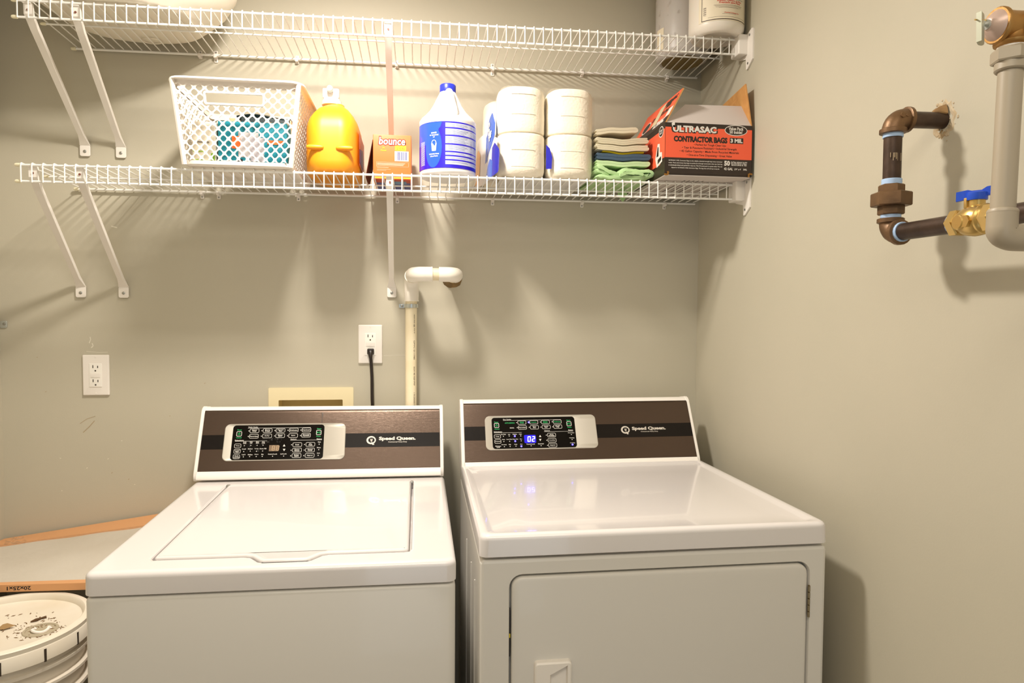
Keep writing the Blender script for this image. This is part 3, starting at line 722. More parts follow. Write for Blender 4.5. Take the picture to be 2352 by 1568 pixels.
b = MB(); rect(b, .02, x1-x0-.02, .08, .2, ff, .015); part('stripe', b, mat('yellow_label', (255, 205, 50), .4), db)
fb_ = lambda a, q, c: (x0+a, y0+q, ZB-.005-c)
b = MB(); rect(b, .1, 3.8, .2, 2.0, fb_, .01); b.cm = 1; rect(b, .1, 3.8, 2.0, 6.2, fb_, .01); b.cm = 2; rect(b, 1.6, 3.4, 1.1, 2.6, fb_, .02)
part('underside_print', b, [mat('brick_ink', (200, 80, 50), .5), mat('slate_blue_ink', (90, 95, 150), .5), mat('light_blue_ink', (120, 160, 190), .5)], db)
b = MB(); b.loft([[(x0-.02, -8.0, 17.9), (x0-.02, -2.2, 17.9), (x0-.06, -2.2, 17.9), (x0-.06, -8.0, 17.9)], [(x0-.75, -8.0, 14.0), (x0-.75, -2.2, 14.0), (x0-.8, -2.2, 14.0), (x0-.8, -8.0, 14.0)]])
part('open_flap', b, mat('brown_card', (110, 60, 34), .7), db, 'torn brown flap hanging from the left side')

# ------------------------------------------------------------------ bleach bottle
bl = thing('bleach_bottle', 'white bleach bottle with blue label and blue cap', 'bottle', (2.95, -8.8, ZB))
bx, by, R_ = 2.95, -8.8, 2.92
M_hd = mat('white_hdpe', (242, 238, 236), .33, sss=.05)
b = MB()
b.lathe([(2.3, 13.86), (2.6, 13.9), (2.85, 14.05), (R_, 14.3), (R_-.03, 14.45), (R_-.03, 19.15), (R_, 19.3), (2.93, 19.6), (2.7, 19.95), (2.3, 20.3), (1.9, 20.75), (1.55, 21.3), (1.25, 21.9), (1.0, 22.4), (.82, 22.75), (.7, 22.95), (.7, 23.0)], (bx, by, 0), n=48)
part('body', b, M_hd, bl, angle=60)
b = MB(); b.tube([(bx+.1, by-.6, 22.7), (bx+.15, by-1.25, 22.2), (bx+.25, by-1.8, 21.4), (bx+.4, by-2.2, 20.6), (bx+.5, by-2.35, 20.0), (bx+.5, by-2.2, 19.5)], [.4, .45, .46, .5, .55, .5], 14)
part('handle', b, M_hd, bl, angle=60)
b = MB(); P = []
for k in range(40):
    a = 2*PI*k/40; P.append(a)
b.loft([[(bx+r*math.cos(a)*(1+.02*(i % 2)), by+r*math.sin(a)*(1+.02*(i % 2)), z) for i, a in enumerate(P)] for r, z in ((.8, 22.72), (.82, 22.8), (.82, 23.45), (.76, 23.55))])
part('cap', b, mat('blue_cap', (44, 56, 205), .35), bl)
def cyl(a, q, c): th = -PI/2+(a)/R_; return (bx+(R_+c)*math.cos(th), by+(R_+c)*math.sin(th), q)
def wrect(b, a0, a1, z0, z1, f_, c):
    n = max(1, int(abs(a1-a0)/.25)); 
    b.loft([[f_(a0+(a1-a0)*k/n, z0, c), f_(a0+(a1-a0)*k/n, z1, c)] for k in range(n+1)], False, False, closed=False)
M_lb = mat('label_blue', (44, 92, 226), .3); M_lv = mat('label_ultramarine', (46, 30, 200), .3)
b = MB(); wrect(b, -4.6, 4.6, 14.5, 19.1, cyl, .0); part('label', b, M_lv, bl)
b = MB(); b.loft([[cyl(-4.2+.25*k, 19.05, .012) for k in range(15)], [cyl(-4.2+.2*k, 16.9+.0*k, .012) for k in range(15)]], False, False, closed=False)
b.loft([[cyl(-1.65+.95*math.cos(a)*t, 16.6+2.05*math.sin(a)*t, .012) for a in [2*PI*k/24 for k in range(24)]] for t in (.3, .65, 1)], True, False)
part('label_panel', b, M_lb, bl)
b = MB(); wrect(b, -.35, 3.9, 14.85, 18.95, cyl, .014); part('directions_panel', b, mat('pale_blue_label', (208, 214, 236), .4), bl)
b = MB()
for k, z in enumerate((18.45, 17.7, 16.85, 16.1, 15.7, 15.28)): wrect(b, -.35, 3.9, z-.06, z+.08, cyl, .02)
part('heading_bars', b, M_lv, bl)
b = MB(); z = 18.85; random.seed(5)
while z > 14.95:
    if all(abs(z-q) > .12 for q in (18.45, 17.7, 16.85, 16.1, 15.7, 15.28)): wrect(b, -.25, 1.6+random.random()*.6, z-.014, z+.014, cyl, .02); wrect(b, 2.5, 2.75, z-.014, z+.014, cyl, .02) if random.random() > .5 else 0; wrect(b, 3.1, 3.7, z-.014, z+.014, cyl, .02)
    z -= .085
part('fine_print', b, mat('grey_print', (130, 135, 170), .5), bl)
b = MB(); 
for s_, z, w_ in (('MAKES', 18.0, .6), ('45 GALLONS', 17.78, 1.0), ('OF', 17.58, .2), ('DISINFECTING', 15.9, 1.1), ('SOLUTION', 15.68, .85)): text(b, s_, -1.55, z, cyl, width=w_, c=.022, bold=.03)
bu = [(-.3, .42), (-.22, -.35), (.22, -.35), (.3, .42)]
b.poly([cyl(-1.55+x, 16.55+y, .022) for x, y in bu]); 
for k in range(12):
    a0, a1 = PI*k/12, PI*(k+1)/12
    b.poly([cyl(-1.55+.27*math.cos(a0), 16.97+.34*math.sin(a0), .022), cyl(-1.55+.27*math.cos(a1), 16.97+.34*math.sin(a1), .022), cyl(-1.55+.21*math.cos(a1), 16.97+.28*math.sin(a1), .022), cyl(-1.55+.21*math.cos(a0), 16.97+.28*math.sin(a0), .022)])
part('lettering', b, M_ink, bl)
b = MB()
for k in range(24): wrect(b, -3.5, -2.75, 17.2-.1*k, 17.24-.1*k, cyl, .02)
part('side_print', b, mat('pale_blue_label', (208, 214, 236), .4), bl)

# ------------------------------------------------------------------ toilet paper pack
tp = thing('toilet_paper_pack', 'wrapped pack of white toilet paper rolls on the lower shelf', 'toilet paper', (13, -6.5, ZB))
M_roll = mat('tissue_paper', (244, 234, 214), .85, bump=(160, .6, .002), sss=.05)
def rollmb(cx_, cy_, z0, z1, r, top, bot):
    b = MB(); e = 2.5
    pr = []
    if bot: pr += [(r-.9, z0+.02), (r-.45, z0+.06), (r-.12, z0+.35), (r, z0+.8)]
    else: pr += [(r-.25, z0+.02), (r-.05, z0+.12), (r, z0+.3)]
    for k in range(1, 5): pr.append((r+.02*math.sin(k*2.1+cx_), z0+(z1-z0)*k/5))
    if top: pr += [(r-.02, z1-.7), (r-.15, z1-.3), (r-.5, z1-.05), (r-1, z1)]
    else: pr += [(r, z1-.25), (r-.05, z1-.1), (r-.2, z1)]
    pr.sort(key=lambda t: t[1])
    b.loft([sup(cx_, cy_, q, q, z, e, 40) for q, z in pr]); return b
for cxx_ in (10.55, 15.68):
    for cy_ in (-8.75, -3.75):
        cx_ = cxx_-(.95 if cy_ > -5 and cxx_ < 12 else 0)
        part('roll', rollmb(cx_, cy_, ZB+.14, 18.45, 2.52, False, True), M_roll, tp)
        part('roll', rollmb(cx_, cy_, 18.45, 23.25, 2.5, True, False), M_roll, tp)
for cx_ in (10.55, 15.68):      # embossed sheet lines
    b = MB()
    for z in (15.0, 16.7, 20.3, 22.3):
        ps = [p for p in sup(cx_, -8.75, 2.535, 2.535, z, 2.5, 60) if p[1] < -10.1 and abs(p[0]-cx_) < 1.4]; ps.sort()
        b.tube(ps, .028, 4)
    part('seam_line', b, M_roll, tp)
# printed wrap on the left side, between the columns and below
M_pb = mat('wrap_blue', (40, 96, 200), .25); M_pv = mat('wrap_navy', (36, 36, 170), .25); M_pw = mat('wrap_white', (232, 230, 228), .3)
def sidef(a, q, c):    # a: from the front corner backwards
    y = -10.5+a; bul = .25*abs(math.sin((y+6.25)/4.9*PI))
    return (8.15-bul-c-.17*(y+10.5)-.04*(19-q), y, q)
def sgrid(poly, c, m_, nm):
    xs = [p[0] for p in poly]; b = MB()
    top = lambda x: interp(poly[:len(poly)//2], x); bot = lambda x: interp(poly[len(poly)//2:], x)
    X = [min(xs)+(max(xs)-min(xs))*k/14 for k in range(15)]
    b.loft([[sidef(x, bot(x), c), sidef(x, top(x), c)] for x in X], False, False, closed=False); part(nm, b, m_, tp)
def interp(P, x):
    P = sorted(P)
    for (x0_, y0_), (x1_, y1_) in zip(P, P[1:]):
        if x <= x1_: return y0_+(y1_-y0_)*(x-x0_)/max(1e-6, x1_-x0_)
    return P[-1][1]
sgrid([(-.1, 17.9), (1.5, 18.6), (4.5, 19.6), (8.4, 19.4), (-.1, 14.3), (1.5, 14.0), (4.5, 14.0), (8.4, 14.0)], .07, M_pw, 'wrap_print')
sgrid([(.6, 19.6), (1.6, 21.0), (3.2, 20.6), (4.5, 19.0), (.6, 18.4), (1.6, 17.4), (3.2, 16.6), (4.5, 16.2)], .09, M_pb, 'wrap_print')
sgrid([(-1.2, 16.2), (-.3, 17.0), (.5, 17.6), (1.2, 17.2), (-1.2, 14.5), (-.3, 14.3), (.5, 14.2), (1.2, 14.2)], .10, M_pv, 'wrap_print')
sgrid([(.9, 15.8), (1.8, 16.2), (2.8, 15.6), (3.4, 14.8), (.9, 14.1), (1.8, 14.1), (2.8, 14.1), (3.4, 14.1)], .11, M_pb, 'wrap_print')
sgrid([(6.0, 17.5), (6.8, 18.2), (7.6, 18.0), (8.3, 17), (6.0, 15.0), (6.8, 14.4), (7.6, 14.4), (8.3, 14.4)], .11, mat('wrap_peach', (236, 178, 110), .3), 'wrap_print')
fs = frame((8.0, -10.1, 14), (0, 1, 0), (0, 0, 1)); fs2 = lambda a, q, c: (lambda p: (p[0]-.15, p[1], p[2]))(sidef(8.4-a, q+14, .1))
b = MB(); text(b, 'Soft', 5.9, 5.2, lambda a, q, c: sidef(8.4-a, 14+q, .13), width=2.2, height=1.3, bold=.05, shear=.2, rot=-.9); part('lettering', b, M_pw, tp)
b = MB(); text(b, 'Ultra', 4.9, 2.9, lambda a, q, c: sidef(8.4-a, 14+q, .13), width=1.8, height=.6, bold=.04, rot=-.9); part('lettering', b, M_pb, tp)
b = MB(); b.poly([(13.0, -10.72, 14.9), (13.55, -10.95, 14.9), (13.6, -10.98, 16.1), (13.35, -10.9, 17.0), (13.0, -10.72, 17.4)]); part('wrap_print', b, M_pv, tp, 'dark blue print between the two columns')
b = MB(); b.cm = 0; b.loft([[(x, y, ZB+.1+.02*math.sin(x*2+y)) for x in [8.4+9.2*k/12 for k in range(13)]] for y in [-10.4+9.2*j/10 for j in range(11)]], False, False, closed=False)
part('wrap_underside', b, M_pw, tp)
M_wrap = mat('clear_wrap', (255, 255, 255), .12, trans=1, alpha=.13, ior=1.2, bump=(30, .6, .01))
b = MB(); L = []
for z, d in ((ZB+.14, -.3), (ZB+.6, .03), (16, .08), (18.45, .06), (21, .08), (22.6, .03), (23.2, -.35), (23.38, -1.0)):
    L.append([(x, y, z+.04*math.sin(x*3)) for x, y in rr(8.03-d, 18.2+d, -11.27-d, -1.2+d, 1.5, 6)])
b.loft(L, False, True); part('clear_wrap', b, M_wrap, tp)

# ------------------------------------------------------------------ folded cloths
def snake(x0, x1, z0, t, layers, first_right=True, n=10):
    """centre line of a strip folded back and forth, returned as a closed outline"""
    pts = []; g = t*1.04
    for k in range(layers):
        z = z0+t/2+k*g; a, c_ = (x0+t/2, x1-t/2) if k % 2 == 0 else (x1-t/2, x0+t/2)
        for i in range(n+1): pts.append(Vector((a+(c_-a)*i/n, z)))
        if k < layers-1:
            sg = 1 if k % 2 == 0 else -1
            for i in range(1, 5): an = -PI/2+PI*i/5; pts.append(Vector((c_+sg*g/2*math.cos(an), z+g/2+g/2*math.sin(an))))
    L, Rr = [], []
    for i, p in enumerate(pts):
        a = pts[max(i-1, 0)]; c_ = pts[min(i+1, len(pts)-1)]; T = (c_-a).normalized(); N = Vector((-T.y, T.x))
        L.append(p+N*t*.48); Rr.append(p-N*t*.48)
    e = (pts[-1]-pts[-2]).normalized()*t*.4; s_ = (pts[0]-pts[1]).normalized()*t*.4
    return [*L, pts[-1]+e, *Rr[::-1], pts[0]+s_]
def cloth(label, col, x0, x1, z0, t, layers, y0=-10.8, y1=-3, sag=.25, tilt=0, seed=0, sx=(0, 0)):
    o_ = snake(x0, x1, z0, t, layers); L = []; xm = (x0+x1)/2; hw = (x1-x0)/2
    zm = z0+t*layers/2
    for y, k in ((y0, .9), (y0+.05, .97), (y0+.15, 1), (y0+2, 1), (y0+4, 1), (y1, 1)):
        l = []
        for p in o_:
            u = (p.x-xm)/hw
            dz = -sag*(1-u*u)+tilt*u+.05*math.sin(p.x*2.3)+.03*math.sin(y*1.3+p.x)
            l.append((xm+(p.x-xm)*(1-(1-k)*.1)+.08*math.sin(y+seed), y, zm+(p.y-zm)*k+dz))
        L.append(l)
    b = MB(); b.loft(L)
    return solo('folded_cloth', b, mat('terry_%d_%d_%d' % col, col, .95, bump=(900, .9, .002)), label, 'towel', (xm, (y0+y1)/2, z0), 'folded cloths stacked beside the toilet paper', 60)
cloth('large light green towel folded at the bottom of the stack', (196, 228, 168), 18.3, 24.4, 14.12, .4, 3, y0=-8.3, sag=.1, seed=1)
cloth('thin light green cloth folded just below the slate blue one', (202, 232, 176), 18.3, 24.1, 15.56, .28, 2, sag=.2, seed=2)
cloth('slate blue ribbed cloth in the middle of the stack', (70, 92, 112), 18.3, 24.15, 16.2, .33, 2, sag=.22, seed=3, y0=-10.9)
cloth('thin yellow cloth above the slate blue one', (222, 200, 30), 19, 23.6, 16.95, .19, 1, sag=.24, seed=4, y0=-10.6)
cloth('beige cloth folded right above the yellow one', (222, 212, 182), 18.3, 23.9, 17.2, .2, 3, sag=.26, seed=5)
cloth('beige cloth folded second from the top of the stack', (218, 208, 178), 18.3, 23.8, 17.9, .21, 3, sag=.28, seed=6, tilt=.05)
cloth('small beige cloth loosely folded on top of the stack', (222, 210, 182), 18.2, 22.7, 18.75, .3, 2, sag=-.08, tilt=.12, seed=8)
# crumpled green cloth in front, with a corner hanging through the wires
def stroke(pts, t):
    P = [Vector(p) for p in pts]; L_, R2 = [], []
    for k, p in enumerate(P):
        a = P[max(k-1, 0)]; c_ = P[min(k+1, len(P)-1)]; T = (c_-a).normalized(); N = Vector((-T.y, T.x)); tt = t*(.5+.06*math.sin(k*2.3))
        L_.append(p+N*tt); R2.append(p-N*tt)
    return [*L_, P[-1]+(P[-1]-P[-2]).normalized()*t*.4, *R2[::-1], P[0]+(P[0]-P[1]).normalized()*t*.4]
def smooth(P, n=5):
    o = []; P = [Vector(p) for p in P]
    for k in range(len(P)-1):
        p0, p1, p2, p3 = P[max(k-1, 0)], P[k], P[k+1], P[min(k+2, len(P)-1)]
        for q in range(n):
            t = q/n; o.append(.5*((2*p1)+(p2-p0)*t+(2*p0-5*p1+4*p2-p3)*t*t+(3*p1-p0-3*p2+p3)*t**3))
    return o+[P[-1]]
b = MB()
for pts, t, y0 in (([(18.5, 14.28), (20, 14.24), (21.6, 14.26), (23.3, 14.3)], .42, -11.1), ([(18.4, 15.35), (19.1, 15.1), (19.9, 14.72), (20.6, 14.45)], .42, -11.0),
                   ([(18.4, 14.95), (18.9, 14.8), (19.5, 14.5)], .5, -10.9), ([(20.5, 14.5), (21.0, 14.95), (21.7, 15.12), (22.7, 15.02), (23.9, 15.0), (24.35, 14.78), (24.1, 14.5), (23.2, 14.45)], .36, -10.9),
                   ([(20.7, 14.42), (21.3, 14.62), (21.9, 14.72), (22.7, 14.7), (23.2, 14.6)], .34, -11.2)):
    o_ = stroke(smooth(pts), t); cxm = sum(p.x for p in o_)/len(o_); czm = sum(p.y for p in o_)/len(o_); L = []
    for y, k in ((y0, .86), (y0+.07, .95), (y0+.2, 1), (y0+1.2, 1), (-8.6, 1)):
        L.append([(cxm+(p.x-cxm)*(1-(1-k)*.2)+.1*math.sin(y*1.5), y+.12*math.sin(p.x*2), czm+(p.y-czm)*k+.03*math.sin(p.x*5+y)) for p in o_])
    b.loft(L)
cr = solo('crumpled_cloth', b, mat('terry_190_226_164', (190, 226, 164), .95, bump=(900, .9, .002)), 'crumpled light green cloth in front of the folded stack', 'towel', (20.7, -10, 14.0), angle=70)
b = MB(); b.loft([[(22.6-w_/2, -6-i*.1, z), (22.6+w_/2, -6-i*.1, z), (22.6+w_/2, -5.8-i*.1, z), (22.6-w_/2, -5.8-i*.1, z)] for i, (w_, z) in enumerate(((1.1, 13.9), (1.0, 13.3), (.6, 12.9), (.12, 12.55)))])
part('hanging_corner', b, MC['terry_190_226_164'], cr)

# ------------------------------------------------------------------ contractor bag box
M_bo = mat('box_orange', (240, 96, 62), .5); M_bk = mat('box_black', (44, 32, 24), .45)
M_kr = mat('kraft_card', (214, 158, 92), .7, var=(60, (200, 142, 80))); M_gr = mat('grey_card', (200, 190, 184), .7)
cb = thing('contractor_bag_box', 'torn orange and black box of contractor bags against the right wall', 'box', (29, -8, 13.9))
bx0, bx1, by0, by1, bz0, bz1 = 24.5, 33.75, -14.2, -1.2, 14.15, 19.25
b = MB(); t_ = .12
for X0_, X1_, Y0_, Y1_, Z0_, Z1_ in ((bx0, bx1, by0, by0+t_, bz0, bz1), (bx0, bx1, by1-t_, by1, bz0, bz1), (bx0, bx0+t_, by0+t_, by1-t_, bz0, bz1), (bx1-t_, bx1, by0+t_, by1-t_, bz0, bz1), (bx0, bx1, by0, by1, bz0-.1, bz0+.02)):
    b.box(X0_, X1_, Y0_, Y1_, Z0_, Z1_)
part('carton', b, M_bk, cb, angle=20)
bf = lambda a, q, c: (bx0+a, by0-c, bz0+q)
WB_ = bx1-bx0
b = MB(); rect(b, .02, WB_-.02, 1.62, 4.65, bf, .012); part('front_print', b, M_bo, cb)
bs = lambda a, q, c: (bx0-c, by1-a+0, bz0+q)          # left side, a from the back to the front
b = MB(); rect(b, 6, 12.98, 1.62, 4.5, bs, .012); b.poly([bs(6, 1.1, .012), bs(11.6, 1.1, .012), bs(12.2, 1.62, .012), bs(6, 1.62, .012)]); part('side_print', b, M_bo, cb)
b = MB(); b.poly([bs(12.3, 1.35, .02), bs(10.7, 1.0, .02), bs(10.2, 2.0, .02), bs(10.9, 3.4, .02), bs(11.5, 3.3, .02), bs(11.6, 2.4, .02), bs(12.2, 2.3, .02)]); b.cm = 1
b.poly([bs(12.0, 1.55, .03), bs(11.0, 1.3, .03), bs(11.0, 1.75, .03), bs(12.0, 1.95, .03)]); b.poly([bs(11.2, 2.1, .03), bs(10.6, 2.1, .03), bs(10.9, 3.1, .03), bs(11.2, 3.0, .03)])
part('side_drawing', b, [M_ink, M_bk], cb, 'white drawing on the left side of the box')
b = MB(); b.poly([bs(x, y, .02) for x, y in circ(11.9, 4.4, .72, 20, .55)]); b.cm = 1; b.poly([bs(x, y, .03) for x, y in circ(11.9, 4.4, .62, 20, .46)]); b.cm = 0
text(b, 'Value Pack|50 Inside!', 11.9, 4.4, lambda a, q, c: bs(23.8-a, q, c), width=.95, height=.5, c=.04, bold=.02)
part('side_badge', b, [M_ink, M_bk], cb)
M_bw = mat('box_white_ink', (226, 220, 212), .5)
b = MB(); text(b, 'ULTRASAC', 3.1, 4.5, bf, width=4.9, height=.82, c=.016, bold=.11); part('lettering_outline', b, M_bk, cb)
b = MB(); text(b, 'ULTRASAC', 3.1, 4.5, bf, width=4.6, height=.66, c=.03, bold=.05)
b.poly([bf(.72, 4.7, .03), bf(.98, 4.6, .03), bf(1.0, 5.1, .03), bf(.85, 5.2, .03), bf(.66, 5.0, .03)]); part('lettering', b, M_bw, cb)
b = MB(); text(b, 'CONTRACTOR BAGS', 3.75, 3.5, bf, width=5.7, height=.6, c=.02, bold=.06, space=.95)
for s_, z, w_, x_ in (('• Perfect for Tough Clean Ups', 2.95, 3.4, 4.75), ('• Tear & Puncture Resistant • Industrial Strength', 2.62, 5.8, 4.7), ('• 42 Gallon Capacity • Made From Recycled Materials', 2.27, 6.3, 4.7), ('• One-at-a-Time Dispensing • Great Value', 1.9, 4.8, 4.7)):
    text(b, s_, x_, z, bf, width=w_, c=.02, bold=.012)
part('dark_lettering', b, M_bk, cb)
b = MB(); rect(b, 6.85, 8.3, 3.22, 3.8, bf, .018); part('thickness_label', b, M_bk, cb)
b = MB(); text(b, '3 MIL', 7.57, 3.51, bf, width=1.3, height=.42, c=.035, bold=.05)
text(b, '50', 6.6, 1.22, bf, width=.62, height=.52, c=.02, bold=.05); text(b, 'EXTRA HEAVY DUTY|BLACK BAGS & TIES', 7.9, 1.2, bf, width=1.75, height=.42, c=.02, bold=.02)
text(b, '42 GAL', 6.75, .66, bf, width=.95, height=.26, c=.02, bold=.03); text(b, "2'9\" x 4'", 7.75, .64, bf, width=.7, height=.17, c=.02, bold=.03); text(b, '3MIL', 8.55, .64, bf, width=.42, height=.17, c=.02, bold=.03)
for k, s_ in enumerate(('ULTRASAC 3 MIL Contractor Bags are the reliable, industrial strength bags every contractor', 'needs. These extra heavy duty bags are perfect for all tough construction clean ups. Each bag', 'is individually folded and packed for easy use. This 50 count pack is a great value. You can', 'depend on ULTRASAC 3 MIL Contractor Bags. The bags that will hold up to any job.')):
    text(b, s_, 3.25, 1.32-.24*k, bf, width=5.7 if k < 3 else 5.1, c=.02, bold=.02)
part('white_lettering', b, M_bw, cb)
b = MB(); b.poly([bf(x, y, .016) for x, y in circ(7.5, 4.55, 1.22, 30, .55)]); b.cm = 1; b.poly([bf(x, y, .022) for x, y in circ(7.5, 4.55, 1.15, 30, .48)]); b.cm = 0
text(b, 'Value Pack|50 Inside!', 7.5, 4.55, bf, width=1.6, height=.68, c=.03, bold=.03)
part('badge', b, [M_bw, M_bk], cb)
b = MB(); b.loft([[bf(a, q, .035+.02*math.sin(q*9+a*4)) for a in (3.85, 4.3, 4.8, 5.3)] for q in [k*.33 for k in range(0, 17)]], False, False, closed=False)
part('clear_tape', b, M_wrap, cb, 'strip of clear tape down the front')
# flaps
def slab(pts, th, nrm):
    n = Vector(nrm).normalized()*th; b = MB(); b.loft([[Vector(p) for p in pts], [Vector(p)+n for p in pts]]); return b
b = slab([(bx0, by0, bz1), (bx1, by0, bz1), (33.45, -12.5, 21.72), (27.2, -12.55, 21.6)], .13, (0, 1, -.6)); part('front_flap', b, M_gr, cb, 'plain grey front flap standing open', angle=20)
LF = [(bx0, by0, bz1), (26.35, by0+.05, 22.75), (26.5, -3, 22.6), (bx0, by1, bz1)]
b = slab(LF, .13, (1, 0, -.5)); part('left_flap', b, M_kr, cb, angle=20)
lf = frame(LF[0], (Vector(LF[3])-Vector(LF[0])), (Vector(LF[1])-Vector(LF[0])))
lfm = lambda a, q, c: lf(a, q, -c-.012)
b = MB(); rect(b, 0, 10.9, .9, 3.95, lfm, .0); rect(b, 0, 10.9, 0, .9, lambda a, q, c: lf(a, q, -.01), 0); b.mi[-1] = 1
part('left_flap_print', b, [M_bo, M_bk], cb)
b = MB(); rect(b, .1, 1.4, .95, 2.0, lfm, .01); text(b, 'ULTRASAC', 3.0, .75, lambda a, q, c: lfm(5.9-a, q, c), width=3.4, height=.7, c=.01, bold=.08)
b.poly([lfm(x, y, .01) for x, y in circ(8.0, 1.6, 1.25, 20, .75)]); b.cm = 1; b.poly([lfm(x, y, .02) for x, y in circ(8.0, 1.6, 1.1, 20, .62)])
text(b, 'CONTRACTOR BAGS', 4.2, 2.1, lambda a, q, c: lfm(8.3-a, q, c), width=5.4, height=.6, c=.01, bold=.06); rect(b, 1.8, 3.4, 2.6, 3.4, lfm, .01)
text(b, 'ULTRASAC', 2.2, 3.3, lambda a, q, c: lfm(4.4-a, q, c), width=3.4, height=.6, c=.015, bold=.08)
part('left_flap_lettering', b, [M_bw, M_bk], cb)
b = MB(); b.poly([lfm(x, y, .03) for x, y in ((3.9, .9), (5.6, .9), (5.6, 3.4), (3.9, 3.6))]); part('torn_tape', b, mat('old_tape', (214, 196, 160), .5, bump=(80, .6)), cb, 'piece of torn tape across the left flap')
b = slab([(bx1, by0, bz1-.1), (33.1, by0+.15, 23.5), (33.9, -2, 22.9), (bx1+.1, by1, bz1)], .12, (-1, 0, -.1)); part('right_flap', b, M_kr, cb, 'brown inner side of the right flap leaning on the wall', angle=20)
b = MB(); random.seed(2)
for cxx in (bx0+.1, bx1-.2):
    for k in range(7):
        a = random.random()*6; p = Vector((cxx+.2*math.cos(a), by0-.05, bz0-.05+.18*math.sin(a)))
        b.poly([p, p+Vector((.18, -.06, .05)), p+Vector((.1, -.02, .2)), p+Vector((-.1, -.1, .12))])
part('torn_corner', b, mat('torn_card', (170, 120, 50), .8), cb)
b = MB(); b.rbox(bx0+.05, bx1-.1, by0+.02, by1-.1, bz0-.2, bz0-.1, .1, .03); part('underside', b, M_gr, cb)
b = MB()
for k in range(5): b.box(27.5+.5*k, 27.58+.5*k, -12, -3, bz0-.215, bz0-.2)
part('underside_print', b, M_bk, cb)

# ------------------------------------------------------------------ upper shelf: tub and jugs
ZT2 = 28.8
M_tub = mat('tub_plastic', (244, 236, 220), .4, sss=.05)
tb = thing('plastic_tub', 'large white oval tub overhanging the left end of the upper shelf', 'tub', (-28.4, -7, ZT2))
b = MB(); L = []
for ax, ay, z, dy in ((5.9, 4.9, 28.68, 0), (6.35, 5.35, 28.72, 0), (6.6, 5.6, 28.9, 0), (7.6, 5.9, 29.5, -.15), (9.0, 6.2, 30.4, -.5), (10.0, 6.5, 31.8, -.8), (10.5, 6.7, 34, -.9), (10.7, 6.8, 36.3, -.9), (11.2, 7.1, 36.6, -1.1), (11.2, 7.1, 36.8, -1.1), (10.5, 6.7, 36.8, -1), (10.1, 6.3, 34, -.9), (9.4, 5.9, 31, -.6), (7, 5.2, 29.2, -.2)):
    L.append(sup(-28.5, -6.75+dy, ax, ay, z+.12, 2.3, 56))
b.loft(L); part('body', b, M_tub, tb, angle=60)
b = MB(); b.tube(sup(-28.2, -2.6, 1.0, .8, 28.66, 2, 24), .05, 6, closed=True); part('moulded_ring', b, M_tub, tb)
def jug(cx_, cy_, r, label, labelled):
    t = thing('floor_finish_jug', label, 'bottle', (cx_, cy_, 28.85))
    m_ = mat('cloudy_hdpe' if not labelled else 'milky_hdpe', (196, 190, 184) if not labelled else (236, 228, 216), .35, sss=.08, var=(40, (170, 160, 150), .28, .4) if not labelled else None)
    b = MB(); z = zu(cx_)+.13; pr = [(r*.55, .3), (r*.7, .05), (r*.78, 0), (r*.9, .12), (r*.99, .6), (r, 1.0), (r, 3)]
    pr += [(r, 7.0), (r*.95, 7.8), (r*.72, 9.2), (r*.4, 10.2), (r*.25, 10.5), (r*.25, 11.3)]
    b.lathe(pr, (cx_, cy_, z), n=44); part('body', b, m_, t, angle=60)
    b = MB(); b.lathe([(r*.3, 10.7), (r*.31, 10.8), (r*.31, 11.6), (r*.27, 11.7)], (cx_, cy_, z), n=24); part('cap', b, M_white, t)
    b = MB(); b.tube([(cx_+.2, cy_-r*.3, z+10.4), (cx_+.3, cy_-r*.75, z+9.6), (cx_+.3, cy_-r*.95, z+8.4), (cx_+.3, cy_-r*.9, z+7.4)], .4, 10); part('handle', b, m_, t, angle=60)
    return t, z
j1, z1_ = jug(30.1, -4.0, 3.05, 'dusty unlabelled grey jug behind the labelled jug on the upper shelf', False)
b = MB(); b.lathe([(2.35, .02), (2.3, -.03), (.01, -.03)], (30.1, -4.0, z1_-.0), n=30); part('base_stain', b, mat('yellowed_base', (134, 112, 52), .5), j1, 'yellowed underside')
b = MB(); f1 = lambda a, q, c: (30.1+3.08*math.cos(PI+.35+a/3), -4.0+3.08*math.sin(PI+.35+a/3), z1_+q)
wrect(b, -.9, .35, .9, 3.3, f1, 0); part('label_edge', b, mat('cream_label', (238, 226, 200), .5), j1)
jx, jy, jr = 31.2, -10.75, 2.85
j2, z2_ = jug(jx, jy, jr, 'white jug with cream printed label at the right end of the upper shelf', True)
f2 = lambda a, q, c: (jx+(jr+.015+c)*math.cos(-PI/2-.02+a/jr), jy+(jr+.015+c)*math.sin(-PI/2-.02+a/jr), z2_+q)
b = MB(); wrect(b, -3.0, 3.1, .95, 6.5, f2, 0); part('label', b, mat('cream_label', (238, 226, 200), .4), j2)
b = MB(); wrect(b, -2.6, 2.7, 1.05, 1.13, f2, .006)
for a0 in (-2.66, 2.66): wrect(b, a0, a0+.06, 1.05, 6.4, f2, .006)
wrect(b, -2.5, -1.5, 3.3, 4.6, f2, .006); part('label_border', b, mat('dark_brown_ink', (60, 40, 34), .5), j2)
b = MB()
for s_, a, q, w_ in (('High Solids Floor Finish', 0.1, 3.35, 3.1), ('Acabado Polimero Acrilico', .3, 2.95, 2.8), ('Avanzado para Pisos', .3, 2.72, 2.4), ('Chemical Company, Inc.', .5, 1.72, 1.7)): text(b, s_, a, q, f2, width=w_, c=.01, bold=.02)
text(b, 'Interlocked Floor Finish', .2, 3.75, f2, width=3.0, c=.01, bold=.02)
part('red_lettering', b, mat('red_print', (215, 80, 60), .5), j2)
b = MB()
